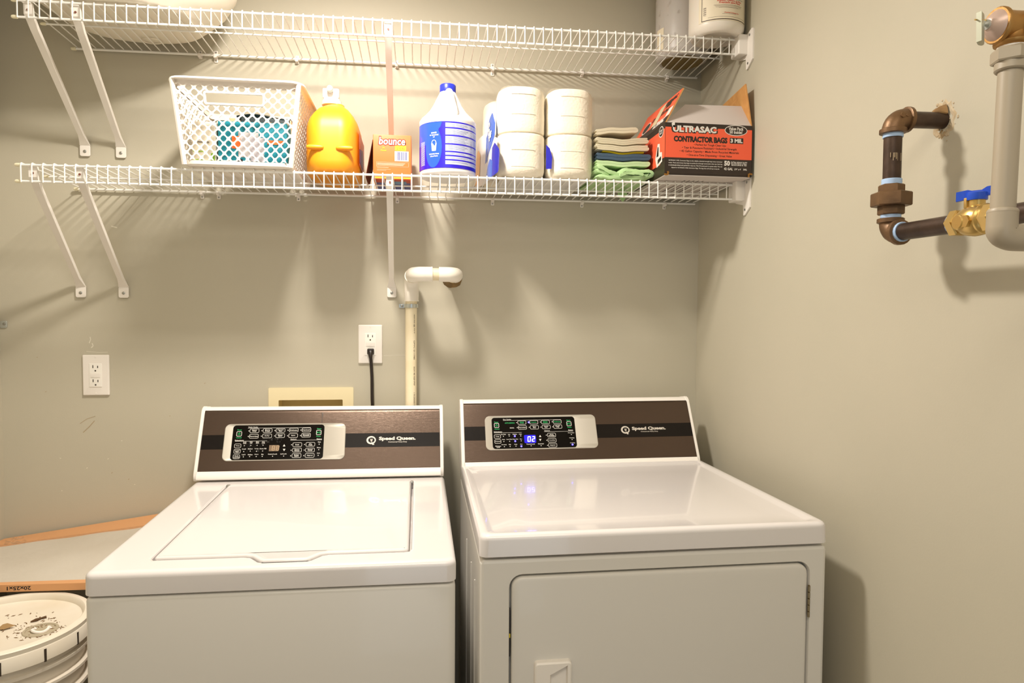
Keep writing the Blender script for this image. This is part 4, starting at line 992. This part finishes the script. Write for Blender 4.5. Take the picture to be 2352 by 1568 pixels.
for q, w_ in ((3.18, 3.6), (3.1, 3.4), (2.5, 3.2), (2.42, 3.0), (2.3, 2.8), (2.22, 2.2), (1.6, 1.5), (1.32, 4.3)): wrect(b, .2-w_/2, .2+w_/2, q, q+.022, f2, .01)
for k in range(9): wrect(b, -2.45, -2.15, 1.6+.1*k, 1.63+.1*k+.03*(k % 2), f2, .01)
part('fine_print', b, mat('grey_brown_print', (110, 95, 85), .5), j2)

# ------------------------------------------------------------------ things on the back wall
def outlet(cx_, cz, label, plug):
    t = thing('wall_outlet', label, 'outlet', (cx_, 0, cz), 'white wall outlets')
    f_ = lambda a, q, c: (cx_+a, -.02-c, cz+q)
    b = MB(); b.rbox(-1.375, 1.375, -2.25, 2.25, 0, .22, .12, .13, fn=f_, fb=.01); part('cover_plate', b, M_white, t)
    b = MB(); b.rbox(-.66, .66, -1.3, 1.3, .18, .27, .06, .03, fn=f_, fb=.0); part('receptacle', b, mat('outlet_face', (246, 242, 234), .35), t)
    b = MB()
    for zc_ in ((.78, -.78) if not plug else (.78,)):
        for xx, h_ in ((-.25, .2), (.25, .16)): b.box(-.045+xx, .045+xx, zc_+.02, zc_+.02+h_*1.6, .27, .28, fn=lambda a, q, c: f_(a, q, c))
        b.lathe([(.09, 0), (.09, -.01)], (cx_, -.285, cz+zc_-.28), 'y', 10)
    part('slots', b, mat('dark_slot', (60, 50, 40), .6), t)
    b = MB(); 
    for q in (2.0, -2.0): b.lathe([(.12, 0), (.1, -.03), (.01, -.03)], (cx_, -.23, cz+q), 'y', 10)
    part('screw', b, M_white, t)
    b = MB(); b.rbox(-.5, .5, -.26, .26, .27, .31, .04, .02, fn=f_); b.box(-.62, .62, -.012, .0, .27, .275, fn=f_); part('test_buttons', b, M_white, t)
    return t
outlet(-35.4, -7.13, 'white outlet with two empty sockets, low at the left', False)
outlet(-5.6, -3.7, 'white outlet with a black cord plugged in, near the white pipe', True)
cord = thing('power_cord', 'black power cord plugged into the middle outlet', 'cord', (-5.5, -.6, -4.6))
b = MB(); b.rbox(-.38, .38, -.35, .35, .0, .35, .12, .08, fn=lambda a, q, c: (-5.55+a, -.3-c, -4.55+q)); b.tube([(-5.55, -.55, -4.6), (-5.55, -.8, -4.9), (-5.52, -.85, -5.3)], [.3, .26, .19], 10)
part('plug', b, mat('black_rubber', (34, 24, 18), .4), cord)
b = MB(); b.tube([(-5.52, -.8, -5.2), (-5.45, -.75, -6.2), (-5.4, -.6, -7.5), (-5.38, -.6, -10), (-5.3, -.6, -12), (-5.2, -.7, -20), (-5, -.8, -30)], .19, 10)
part('cable', b, MC['black_rubber'], cord)

ob = thing('washer_outlet_box', 'cream recessed water outlet box behind the washer', 'outlet box', (-12.3, 0, -13))
M_cr = mat('cream_plastic', (240, 226, 186), .45)
b = MB(); o_ = rr(-17.05, -7.55, -17.5, -8.7, .12, 3); i_ = rr(HX0+.02, HX1-.02, HZ0+.02, HZ1-.02, .1, 3)
b.ring(o_, i_, lambda x, z: (x, -.16, z)); b.loft([[(x, -.01, z) for x, z in o_], [(x, -.16, z) for x, z in o_]], False, False)
b.loft([[(x, -.16, z) for x, z in i_], [(x, .2, z) for x, z in i_]], False, False)
part('face_frame', b, M_cr, ob)
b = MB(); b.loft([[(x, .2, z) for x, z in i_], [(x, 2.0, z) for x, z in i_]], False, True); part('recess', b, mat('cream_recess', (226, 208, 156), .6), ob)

# white elbow pipe
M_pvc = mat('aged_white_pvc', (244, 232, 202), .35, var=(14, (238, 222, 186))); M_fit = mat('white_pvc_fitting', (246, 240, 228), .3)
pv = thing('white_drain_pipe', 'white plastic drain pipe with elbows, right of the middle bracket', 'pipe', (-.9, -1, -10))
b = MB(); b.tube([(-.95, -1.2, -34), (-.9, -1.2, 1.8)], .665, 20); part('vertical_pipe', b, M_pvc, pv)
def arc3(c0, a, c2, n=8):
    """quarter bend through corner a"""
    c0, a, c2 = Vector(c0), Vector(a), Vector(c2); o = []
    for k in range(n+1):
        th = PI/2*k/n; o.append(a+(c0-a)*(1-math.sin(th))+(c2-a)*(1-math.cos(th)))
    return o
yh = -6.7; zh = 4.12
b = MB(); b.tube([(-.88, -1.2, 1.3)]+arc3((-.85, -1.2, 2.7), (-.83, -1.2, zh-.02), (-.8, -2.7, zh)), .83, 20); b.tube([(-.88, -1.2, 1.28), (-.88, -1.2, 1.42)], .86, 20); part('elbow', b, M_fit, pv)
b = MB(); b.tube([(-.78, -2.4, zh), (-.7, -4.9, zh)], .665, 20); part('stub_pipe', b, M_pvc, pv)
b = MB(); b.tube([(-.7, -4.0, zh)]+arc3((-.68, -4.9, zh), (-.62, yh, zh), (.5, yh, zh))+[(1.42, yh, zh)], .8, 20); b.tube([(1.3, yh, zh), (1.43, yh, zh)], .82, 20); part('elbow', b, M_fit, pv)
b = MB(); b.tube([(1.2, yh, zh), (2.4, yh, zh)], .665, 20); part('stub_pipe', b, M_pvc, pv)
b = MB(); b.tube([(2.12, yh, zh)]+arc3((3.0, yh, zh), (4.05, yh, zh), (4.0, -5.0, zh))+[(4.0, -4.4, zh)], .8, 20); part('elbow', b, M_fit, pv)
b = MB(); b.tube([(4.0, -4.6, zh), (3.85, .3, zh)], .665, 20); part('stub_pipe', b, M_pvc, pv)
b = MB(); random.seed(4)
b.lathe([(.7, -.7), (.85, -.5), (1.0, -.25), (1.15, 0)], (3.85, 0, zh-.1), 'y', 18)
b.v = [(x+.08*random.uniform(-1, 1), y+.04*random.uniform(-1, 1), z+.08*random.uniform(-1, 1)) for x, y, z in b.v]
part('wall_sealant', b, mat('dirty_sealant', (150, 120, 72), .7, var=(30, (90, 74, 50))), pv)
b = MB()
for k, s_ in enumerate(('450 PSI @ 73°F', 'CPVC D-1785', 'SCH 40 NSF-PW', '1 IN DRAIN WASTE')):
    text(b, s_, 0, -1.3-3.0*k, lambda a, q, c: (-.9+.68*math.sin(.55+(q+1.3+3.0*k)*1.4), -1.2-.68*math.cos(.55+(q+1.3+3.0*k)*1.4), -1.3-3.0*k-a), width=2.2, height=.16, bold=.02)
part('pipe_print', b, mat('faded_ink', (120, 106, 84), .6), pv)
M_galv = mat('galvanised_steel', (205, 210, 208), .3, .8)
cl = thing('pipe_strap', 'galvanised strap clamp around the white pipe', 'clamp', (-1, -.6, 1))
b = MB(); ri = [(-.9+.72*math.cos(a), -1.2+.72*math.sin(a)) for a in [PI*.0-PI*k/14 for k in range(15)]]; ro = [(-.9+.80*math.cos(a), -1.2+.80*math.sin(a)) for a in [-PI*k/14 for k in range(15)]]
P = [(-.18, -.02)]+[(x, y) for x, y in ro]+[(-1.7, -.16), (-2.3, -.16), (-2.3, -.04), (-1.62, -.04)]+[(x, y) for x, y in ri[::-1]]
b.loft([[(x, y, z) for x, y in P] for z in (.55, .62, .9, .97)]); part('band', b, M_galv, cl)
b = MB(); b.lathe([(.16, 0), (.15, -.06), (.08, -.1), (.01, -.1)], (-1.98, -.16, .76), 'y', 12); part('screw', b, M_screw, cl)
b = MB(); b.rbox(-.7, 0, -.4, .4, 0, .1, .15, .03, fn=lambda a, q, c: (-44.35+a, -.02-c, -1.55+q)); tabp = solo('metal_tab', b, M_galv, 'small metal tab screwed to the wall at the far left edge', 'bracket', (-44.7, 0, -1.6))
b = MB(); b.lathe([(.17, 0), (.15, -.06), (.01, -.09)], (-44.62, -.12, -1.5), 'y', 12); part('screw', b, M_screw, tabp)

# chips, scratches and scuffs of the back wall paint
wb = bpy.data.objects['wall_back']; random.seed(21)
def mark(pts, m_, wd):
    b = MB()
    for (x0_, q0), (x1_, q1) in zip(pts, pts[1:]):
        T = Vector((x1_-x0_, q1-q0)).normalized(); N = Vector((-T.y, T.x))*wd/2
        b.poly([(x0_-N.x, -.012, q0-N.y), (x1_-N.x, -.012, q1-N.y), (x1_+N.x, -.012, q1+N.y), (x0_+N.x, -.012, q0+N.y)])
    part('paint_mark', b, m_, wb)
M_chip = mat('paint_chip_white', (226, 220, 204), .7); M_scf = mat('scuff_brown', (176, 158, 128), .6)
mark([(-36.1, -3.6), (-35.95, -3.2), (-36.0, -2.9)], M_chip, .09); mark([(-35.9, -4.1), (-35.7, -3.9), (-35.8, -3.6)], M_chip, .12)
mark([(-36.4, -4.5), (-35.2, -4.62), (-34.2, -4.6)], M_chip, .05); mark([(-33.6, 9.3), (-33.0, 9.15)], M_chip, .12)
mark([(-36.9, -13.5), (-36.2, -12.8), (-35.7, -12.2)], M_scf, .09); mark([(-37.2, -12.5), (-36.5, -12.0), (-35.6, -11.7)], M_scf, .06)
mark([(-4.1, -5.05), (-1.6, -5.0)], M_chip, .04)
for k in range(12): 
    x_, q_ = random.uniform(-44, -24), random.uniform(-20, -4); mark([(x_, q_), (x_+.12, q_+random.uniform(-.1, .15))], M_chip if k % 2 else M_scf, .07)

# ------------------------------------------------------------------ pipes on the right wall
M_iron = mat('black_iron_pipe', (82, 64, 52), .4, .45, var=(30, (54, 40, 32)), bump=(200, .2))
M_malle = mat('malleable_fitting', (134, 102, 70), .45, .5, var=(25, (92, 70, 50)), bump=(140, .35))
M_tape = mat('blue_thread_tape', (176, 204, 240), .6)
gp = thing('iron_gas_pipe', 'brown iron pipe with elbows and union on the right wall', 'pipe', (30.5, -40, 5))
gx, gy, gz = 30.52, -40.1, 12.72
b = MB(); b.tube([(gx+.6, gy, gz), (XR+.2, gy, gz+.05)], .53, 18); part('wall_nipple', b, M_iron, gp)
def fit_elbow(pts, r, c1, c2, nm='elbow'):
    b = MB(); b.tube(pts, r, 20)
    for p, q in (c1, c2): b.tube([Vector(p), Vector(p).lerp(Vector(q), .12), Vector(p).lerp(Vector(q), .88), Vector(q)], [r*1.08, r*1.2, r*1.2, r*1.08], 20)
    return part(nm, b, M_malle, gp)
e1 = fit_elbow([(gx+1.0, gy, gz)]+arc3((gx+.75, gy, gz), (gx, gy, gz), (gx, gy, gz-.75))+[(gx, gy, gz-.85)], .68, ((gx+1.1, gy, gz), (gx+.8, gy, gz)), ((gx, gy, gz-.95), (gx, gy, gz-.62)))
b = MB(); b.lathe([(.16, 0), (.16, -.05), (.1, -.05)], (gx+.15, gy-.7, gz+.1), 'y', 12); b.lathe([(.1, 0), (.1, -.05), (.05, -.05)], (gx+.5, gy-.66, gz+.1), 'y', 10); part('cast_marks', b, M_malle, e1)
def tape(p, q, r=.6): 
    b = MB(); P, Q = Vector(p), Vector(q); b.tube([P.lerp(Q, k/6) for k in range(7)], [r+(.02 if k % 2 else 0) for k in range(7)], 18); part('thread_tape', b, M_tape, gp, 'pale blue thread tape')
tape((gx, gy, gz-1.2), (gx, gy, gz-.85))
b = MB(); b.tube([(gx, gy, gz-.9), (gx, gy, 8.4)], .545, 20); part('vertical_pipe', b, M_iron, gp)
b = MB()
for k in range(9): b.box(gx-.5+.09*k, gx-.47+.09*k, gy-.56+.02*abs(k-4), gy-.5, 10.15-.1*(k % 3), 10.45)
part('scratches', b, mat('bare_metal_scratch', (190, 170, 140), .5), gp)
tape((gx, gy, 8.85), (gx, gy, 8.45))
def hexa(z0, z1, r, f=.06):
    b = MB(); L = []
    for z, q in ((z0, r-f), (z0+f, r), (z1-f, r), (z1, r-f)): L.append([(gx+q*math.cos(PI/3*k+.35), gy+q*math.sin(PI/3*k+.35), z) for k in range(6)])
    return b.loft(L)
for z0, z1, r in ((7.95, 8.5, .78), (7.1, 7.98, 1.22), (6.55, 7.15, .8)): part('union_nut', hexa(z0, z1, r), M_malle, gp, angle=25)
tape((gx, gy, 6.6), (gx, gy, 6.25))
ez = 5.32
fit_elbow([(gx, gy, ez+.9)]+arc3((gx, gy, ez+.7), (gx, gy, ez), (gx, gy-.7, ez))+[(gx, gy-.85, ez)], .68, ((gx, gy, ez+1.0), (gx, gy, ez+.68)), ((gx, gy-1.05, ez), (gx, gy-.7, ez)))
tape((gx, gy-1.0, ez), (gx, gy-1.25, ez), .61)
b = MB(); b.tube([(gx, gy-.9, ez), (gx, -45.7, ez-.05)], .545, 20); part('horizontal_pipe', b, M_iron, gp)
b = MB(); b.tube([(gx, -48.7, ez-.05), (gx, -62, ez-.15)], .545, 20); part('horizontal_pipe', b, M_iron, gp)
tape((gx, -45.5, ez-.05), (gx, -45.75, ez-.05)); tape((gx, -48.6, ez-.05), (gx, -49.0, ez-.05), .62)
# ball valve
M_brass = mat('valve_brass', (208, 176, 108), .3, .8, bump=(90, .15))
bv = thing('ball_valve', 'brass ball valve with blue butterfly handle', 'valve', (gx, -47.2, ez))
vz = ez-.05
b = MB(); L = []
for y, r, nn in ((-45.6, .74, 0), (-45.68, .8, 0), (-46.15, .8, 0), (-46.2, .68, 1)): L.append([(gx+r*math.cos(PI/3*k/1), y, vz+r*math.sin(PI/3*k/1)) for k in range(6)])
b.loft(L); part('hex_end', b, M_brass, bv, angle=25); b = MB(); L = []
for y, r in ((-48.65, .7), (-48.6, .8), (-48.05, .8), (-48.0, .66)): L.append([(gx+r*math.cos(PI/3*k), y, vz+r*math.sin(PI/3*k)) for k in range(6)])
b.loft(L); part('hex_end', b, M_brass, bv, angle=25)
b = MB(); b.lathe([(.62, -1.0), (.78, -.85), (.84, -.8), (.84, -.68), (.76, -.62), (.85, -.4), (.88, 0), (.82, .4), (.72, .7), (.62, .9)], (gx, -47.1, vz), 'y', 28); part('body', b, M_brass, bv, angle=50)
b = MB(); b.lathe([(.4, -.62), (.42, -.95), (.36, -1.0), (.01, -1.0)], (gx, -46.9, vz-.1), 'x', 20); b.lathe([(.36, -.62), (.36, -.9), (.01, -.9)], (gx-.05, -47.35, vz-.1), 'x', 6); part('side_plug', b, M_brass, bv)
b = MB(); b.lathe([(.42, .6), (.42, 1.15), (.36, 1.2), (.3, 1.5)], (gx, -47.15, vz), n=16); b.rbox(-.12, .12, -.1, .1, .7, 1.25, .03, .03, fn=lambda x, y, z: (gx-.4+x, -46.9+y, vz+z)); part('stem_collar', b, M_brass, bv)
M_bh = mat('blue_handle', (34, 84, 214), .35)
b = MB(); b.lathe([(.5, 1.1), (.52, 1.15), (.52, 1.5), (.44, 1.55)], (gx, -47.15, vz), n=20)
P = [(-1.15, 1.2), (-1.15, 1.72), (-.5, 1.8), (-.28, 1.74), (.28, 1.74), (.55, 1.9), (1.2, 1.95), (1.2, 1.4), (.5, 1.42), (.3, 1.5), (-.5, 1.5), (-.55, 1.28)]
hd = Vector((.62, -.78)).normalized()
b.prism(P, lambda a, q, c: (gx+hd.x*a*.85+c*.78, -47.15+hd.y*a*.85+c*.62, vz+q-.1), -.11, .11)
part('handle', b, M_bh, bv, 'blue butterfly handle', angle=30)
# grey drain pipe and brass relief valve
M_grey = mat('grey_pvc', (170, 158, 138), .42)
gd = thing('grey_pipe', 'grey plastic pipe hanging from the brass relief valve', 'pipe', (27.7, -52, 6))
ax_, ay_ = lambda z: 27.53+(z-3.9)*.052, lambda z: -52.1+(z-3.9)*.03
P3 = lambda z: (ax_(z), ay_(z), z)
b = MB(); b.tube([P3(4.6), P3(12.2)], .525, 24); part('vertical_pipe', b, M_grey, gd)
b = MB(); b.tube([P3(5.08), P3(5.0), P3(4.9)], [.6, .655, .655], 24, caps=True); b.tube([P3(5.0), P3(4.2)]+arc3(P3(4.1), (27.53, -52.1, 3.75), (28.3, -52.1, 3.75))+[(28.9, -52.1, 3.75), (29.1, -52.1, 3.75)], .65, 24); part('elbow', b, M_grey, gd, angle=50)
b = MB(); b.tube([(28.9, -52.1, 3.75), (XR-.02, -52.1, 3.75)], .525, 24); part('horizontal_pipe', b, M_grey, gd)
b = MB(); b.tube([P3(11.62), P3(11.68), P3(12.15)], [.62, .68, .68], 24); part('collar', b, M_grey, gd)
b = MB(); L = []
for z, r in ((12.05, .8), (12.12, .86), (12.62, .86), (12.7, .8)): L.append([(ax_(z)+r*math.cos(PI/3*k+.2), ay_(z)+r*math.sin(PI/3*k+.2), z) for k in range(6)])
b.loft(L); hx_ = part('hex_adapter', b, M_grey, gd, angle=25)
b = MB(); b.tube([P3(12.65), P3(12.95)], .62, 20); part('thread', b, M_white, gd)
M_br2 = mat('relief_brass', (176, 134, 78), .4, .75, bump=(160, .3))
rx, ry_, rz = 28.05, -51.85, 13.75
rv = thing('relief_valve', 'brass relief valve with steel test lever at the top right', 'valve', (rx, ry_, rz))
b = MB(); b.lathe([(.62, -.95), (.78, -.85), (.8, -.75), (.66, -.62), (.6, -.3), (.6, .3)], (rx-.05, ry_, rz), n=28); part('outlet', b, M_br2, rv, angle=50)
b = MB(); b.lathe([(.80, -.98), (.84, -.92), (.84, -.78), (.72, -.7), (.7, -.2), (.72, .6), (.74, 1.0), (.9, 1.05), (.9, 1.9), (.7, 2.0), (.7, 3.2)], (rx, ry_, rz), 'x', 28); part('body', b, M_br2, rv, angle=50)
b = MB(); b.rbox(-.25, .25, -.55, .55, 0, .18, .08, .05, fn=lambda a, q, c: (rx+.25+a, ry_-.66-c, rz+.15+q)); part('cast_pad', b, M_br2, rv)
b = MB(); b.lathe([(.72, -.95), (.70, -1.0), (.34, -1.38), (.22, -1.42), (.01, -1.44)], (rx, ry_, rz), 'x', 28); part('bonnet', b, mat('pinkish_bonnet', (204, 178, 164), .4, .3), rv, angle=50)
b = MB(); b.lathe([(.24, -1.36), (.24, -1.5), (.16, -1.55), (.1, -1.6), (.1, -1.8)], (rx, ry_, rz), 'x', 16); part('stem', b, M_galv, rv)
lv = frame((rx-1.72, ry_-.12, rz+.42), (-.88, -.25, 0), (-.03, 0, 1))
b = MB(); b.prism(rr(-.05, .43, -1.45, .08, .16, 4), lv, 0, .06); b.prism([(.43, -1.35), (.47, -1.35), (.47, 0), (.43, 0)], lv, -.2, .05)
lev = part('lever', b, mat('zinc_lever', (188, 190, 172), .35, .6), rv, 'flat steel test lever')
b = MB(); 
for a, q in ((.27, -.25), (.25, -1.15)): b.poly([lv(x, y, .065) for x, y in circ(a, q, .06, 12)])
part('lever_hole', b, M_black, lev)
b = MB(); b.tube([lv(.6, -.34, .03), lv(-.3, -.2, .03)], .035, 8); part('pin', b, M_brass, rv)
b = MB(); b.tube([(28.2+.55*math.cos(a), -52.3, 15.35+.5*math.sin(a)) for a in [2*PI*k/24 for k in range(24)]], .05, 6, closed=True); part('tag_loop', b, M_cap, rv, 'pale plastic tag loop')
# rough plaster round the iron pipe
random.seed(9); b = MB(); n = 26
L = []
for r, x in ((1.05, 0), (.95, -.06), (.75, -.02), (.62, .05)):
    L.append([(XR+x, gy+r*math.cos(2*PI*k/n)*(1+.12*math.sin(k*1.7)), gz+r*(1.0+.25*(math.sin(2*PI*k/n) > .6))*math.sin(2*PI*k/n)*(1+.1*math.sin(k*2.9))) for k in range(n)])
b.loft(L, False, False)
for k in range(46):
    a = random.uniform(0, 6.28); d = random.uniform(.55, 1.3); s_ = random.uniform(.03, .1)
    b.lathe([(.01, -s_*.7), (s_, -s_*.3), (s_*1.2, 0)], (XR-.01, gy+d*math.cos(a), gz+d*math.sin(a)*1.1), 'x', 6)
st = struct('trim_1', b, mat('rough_plaster', (206, 192, 166), .9, var=(40, (170, 140, 96))))
b = MB(); b.lathe([(.5, -.12), (.34, -.5), (.15, -.75), (.01, -.8)], (XR, gy-.05, gz+.62), 'x', 12, 1, .8); b.v = [(x, y+.06*math.sin(z*9), z+.06*math.sin(y*11)) for x, y, z in b.v]
foam = solo('foam_lump', b, mat('old_foam', (176, 140, 92), .9, var=(30, (120, 90, 60))), 'lump of old sealing foam above the iron pipe where it enters the wall', 'sealant', (XR, gy, gz+.6))

# ------------------------------------------------------------------ lower left: filter, bucket
M_kf = mat('filter_card', (214, 158, 108), .7); M_pad = mat('filter_pad', (206, 198, 184), .9, var=(3.5, (192, 182, 166)), bump=(90, .5, .003))
FC = {(0, 0): (-44.9, -16.6, -24.0), (1, 0): (-23.6, -17.9, -23.85), (0, 1): (-44.9, -.5, -24.95), (1, 1): (-23.4, -.5, -21.95)}
def ff_(s_, t, dz=0):
    p = Vector(FC[0, 0]).lerp(Vector(FC[1, 0]), s_).lerp(Vector(FC[0, 1]).lerp(Vector(FC[1, 1]), s_), t); return (p.x, p.y, p.z+dz)
fl = thing('air_filter', 'cardboard-framed furnace air filter lying behind the bucket', 'air filter', (-34, -9, -24.5))
def fstrip(s0, s1, t0, t1, z0, z1):
    b = MB(); n = 8; L = []
    for k in range(n+1):
        s_ = s0+(s1-s0)*k/n; L.append([ff_(s_, t0, z0), ff_(s_, t1, z0), ff_(s_, t1, z1), ff_(s_, t0, z1)])
    return b.loft(L)
for s0, s1, t0, t1 in ((0, 1, 0, .04), (0, 1, .8, 1), (0, .04, .05, .9), (.96, 1, .05, .9)): part('frame_side', fstrip(s0, s1, t0, t1, -.62, 0), M_kf, fl)
b = MB(); nx, ny = 16, 12; L = []
for j in range(ny+1): L.append([ff_(.03+.94*i/nx, .04+.87*j/ny, -.18+.05*math.sin(i*1.3)*math.sin(j)) for i in range(nx+1)])
b.loft(L, False, False, closed=False); part('filter_pad', b, M_pad, fl, 'whitish grey filter pad')
b = MB(); text(b, '20x25x1', 0, 0, lambda a, q, c: (lambda p: (p[0], p[1]-.02, p[2]-.31-q))(ff_(.483-a/21.3, 0)), width=2.0, height=.34, c=0, bold=.02)
part('size_lettering', b, M_black, fl)
b = MB(); L = []
for j in range(13): L.append([ff_(-.0+i/18, j/12, .05+.04*math.sin(i*2.1+j)*math.sin(j*1.7)) for i in range(19)])
b.loft(L, False, False, closed=False); part('plastic_wrap', b, M_wrap, fl)
for i_, (s_, t, sz) in enumerate(((.1, .9, .6), (.13, .8, 1.0))):
    b = MB(); p = Vector(ff_(s_, t, .08)); b.loft([[p+Vector((a*sz, q*.5*sz, .2*math.sin(a*7+q*5))) for a in (-1, -.6, -.2, .3, .8, 1.1)] for q in (-.6, -.2, .2, .5)], False, False, closed=False)
    part('wrap_fold', b, M_wrap, fl)
BX, BY, BZ, BR_ = -32.9, -23.2, -24.72, 6.3
M_bu = mat('bucket_plastic', (228, 218, 202), .42); M_lid = mat('bucket_lid_plastic', (234, 226, 212), .4, var=(8, (222, 210, 188)))
def bucket(z, label, lidded):
    t = thing('paint_bucket', label, 'bucket', (BX, BY, z-14.3))
    r = BR_-.35
    pr = [(r-1.0, -14.3), (r-.9, -14.3), (r-.75, -12)] + [(r-.32, -5.2), (r+.2, -5.15), (r+.2, -4.9), (r-.25, -4.85), (r-.22, -3.7), (r+.22, -3.65), (r+.22, -3.45), (r-.2, -3.4), (r-.15, -2.4), (r+.22, -2.35), (r+.25, -2.1), (r-.1, -2.05), (r-.08, -.75)]
    if not lidded: pr += [(r-.2, -.2), (r-.9, -13.9), (.01, -13.9)]
    b = MB(); b.lathe(pr, (BX, BY, z), n=56); part('body', b, M_bu, t, angle=40)
    return t
bu2 = bucket(BZ-14.58, 'lower bucket of the stack, directly on the floor', False)
bu1 = bucket(BZ, 'cream bucket with dirty lid at the lower left corner', True)
b = MB(); b.lathe([(BR_+.0, -1.55), (BR_+.05, -1.5), (BR_+.02, -.5), (BR_-.05, -.42), (BR_-.02, -.1), (BR_-.15, .0), (BR_-.5, .02), (BR_-.62, -.1), (BR_-.68, -.5), (BR_-.85, -.58), (.01, -.58)], (BX, BY, BZ), n=72)
lidb = part('lid', b, M_lid, bu1, angle=40)
b = MB()
for k in range(14):
    a = 2*PI*k/14+.28; c_, s_ = math.cos(a), math.sin(a); q = Vector((-s_, c_, 0)); o_ = Vector((BX+(BR_+.0)*c_, BY+(BR_+.0)*s_, BZ)); r_ = Vector((c_, s_, 0))
    P = [o_-q*.08-r_*.1+Vector((0, 0, z)) for z in (-1.6, -.55)]
    b.loft([[o_-q*.08-r_*.12+Vector((0, 0, z)), o_+q*.08-r_*.12+Vector((0, 0, z)), o_+q*.08+r_*.062+Vector((0, 0, z)), o_-q*.08+r_*.062+Vector((0, 0, z))] for z in (-1.58, -.6)])
part('lid_slots', b, mat('slot_shadow_gap', (60, 48, 36), .7), lidb)
sx_, sy_2 = -29.7, -23.6
b = MB(); b.lathe([(1.25, -.57), (1.2, -.5), (1.05, -.5), (.98, -.62), (.95, -.95), (.01, -.95)], (sx_, sy_2, BZ), n=36); part('spout_recess', b, mat('tan_recess', (176, 164, 140), .5), lidb)  # recess coloured darker than the rest of the lid
b = MB(); b.tube([(sx_+.55*math.cos(a), sy_2+.55*math.sin(a), BZ-.5+.06*math.sin(a*2)) for a in [PI*.9+PI*1.25*k/12 for k in range(13)]], .12, 8); b.tube([(sx_+.5, sy_2+.3, BZ-.45), (sx_+.8, sy_2+.2, BZ-.8)], .1, 8); b.tube([(sx_-.5, sy_2+.2, BZ-.5), (sx_-.7, sy_2+.4, BZ-.85)], .1, 8)
part('spout_handle', b, M_white, lidb)
b = MB(); random.seed(12)
M_dirt = mat('dry_dirt', (120, 92, 58), .9)
for k in range(150):
    if k < 70: a = random.uniform(0, 6.28); d = random.gauss(1.35, .28); p = Vector((sx_+d*math.cos(a), sy_2+d*math.sin(a), BZ-.57))
    else: p = Vector((BX+random.uniform(-2, 3.2), BY+random.uniform(-2.2, 3.0), BZ-.57))
    l = random.uniform(.03, .22); a = random.uniform(0, 6.28); u = Vector((math.cos(a), math.sin(a), 0))*l; v = Vector((-math.sin(a), math.cos(a), 0))*l*.3
    b.loft([[p-u, p-v, p+u, p+v], [p-u*.5+Vector((0, 0, .03)), p-v*.5+Vector((0, 0, .03)), p+u*.5+Vector((0, 0, .03)), p+v*.5+Vector((0, 0, .03))]])
di = part('dirt', b, M_dirt, lidb); di['kind'] = 'stuff'
b = MB(); p = Vector((-32.6, -23.0, BZ-.5)); b.loft([[p+Vector((x, y, z)) for x, y, z in ((-.5, -.3, 0), (.1, -.4, .05), (.7, .1, .1), (0, .35, .2), (-.4, .4, .1))], [p+Vector((x*.9, y*.9, z+.04)) for x, y, z in ((-.5, -.3, 0), (.1, -.4, .05), (.7, .1, .1), (0, .35, .2), (-.4, .4, .1))]])
part('dry_leaf', b, mat('dry_leaf', (160, 128, 84), .8), lidb)
b = MB(); b.tube([(-31.2, -22.1, BZ-.5), (-30.9, -21.9, BZ-.45), (-30.7, -21.5, BZ-.5), (-30.4, -21.3, BZ-.48)], [.05, .12, .08, .1], 7); part('dried_twig', b, mat('dry_twig', (92, 66, 40), .9), lidb)
# box squeezed between bucket and washer
ob2 = thing('orange_box', 'narrow orange box with black print squeezed beside the washer', 'box', (-24.5, -13, -54))
b = MB(); b.rbox(-25.4, -23.15, -16.5, -8, -54, -25.6, .05, .05); part('carton', b, mat('deep_orange_card', (214, 120, 50), .6), ob2)
b = MB()
for k in range(14): b.box(-25.2, -23.4+.0*k, -16.53, -16.505, -27-.8*k, -26.75-.8*k)
part('print', b, M_black, ob2)
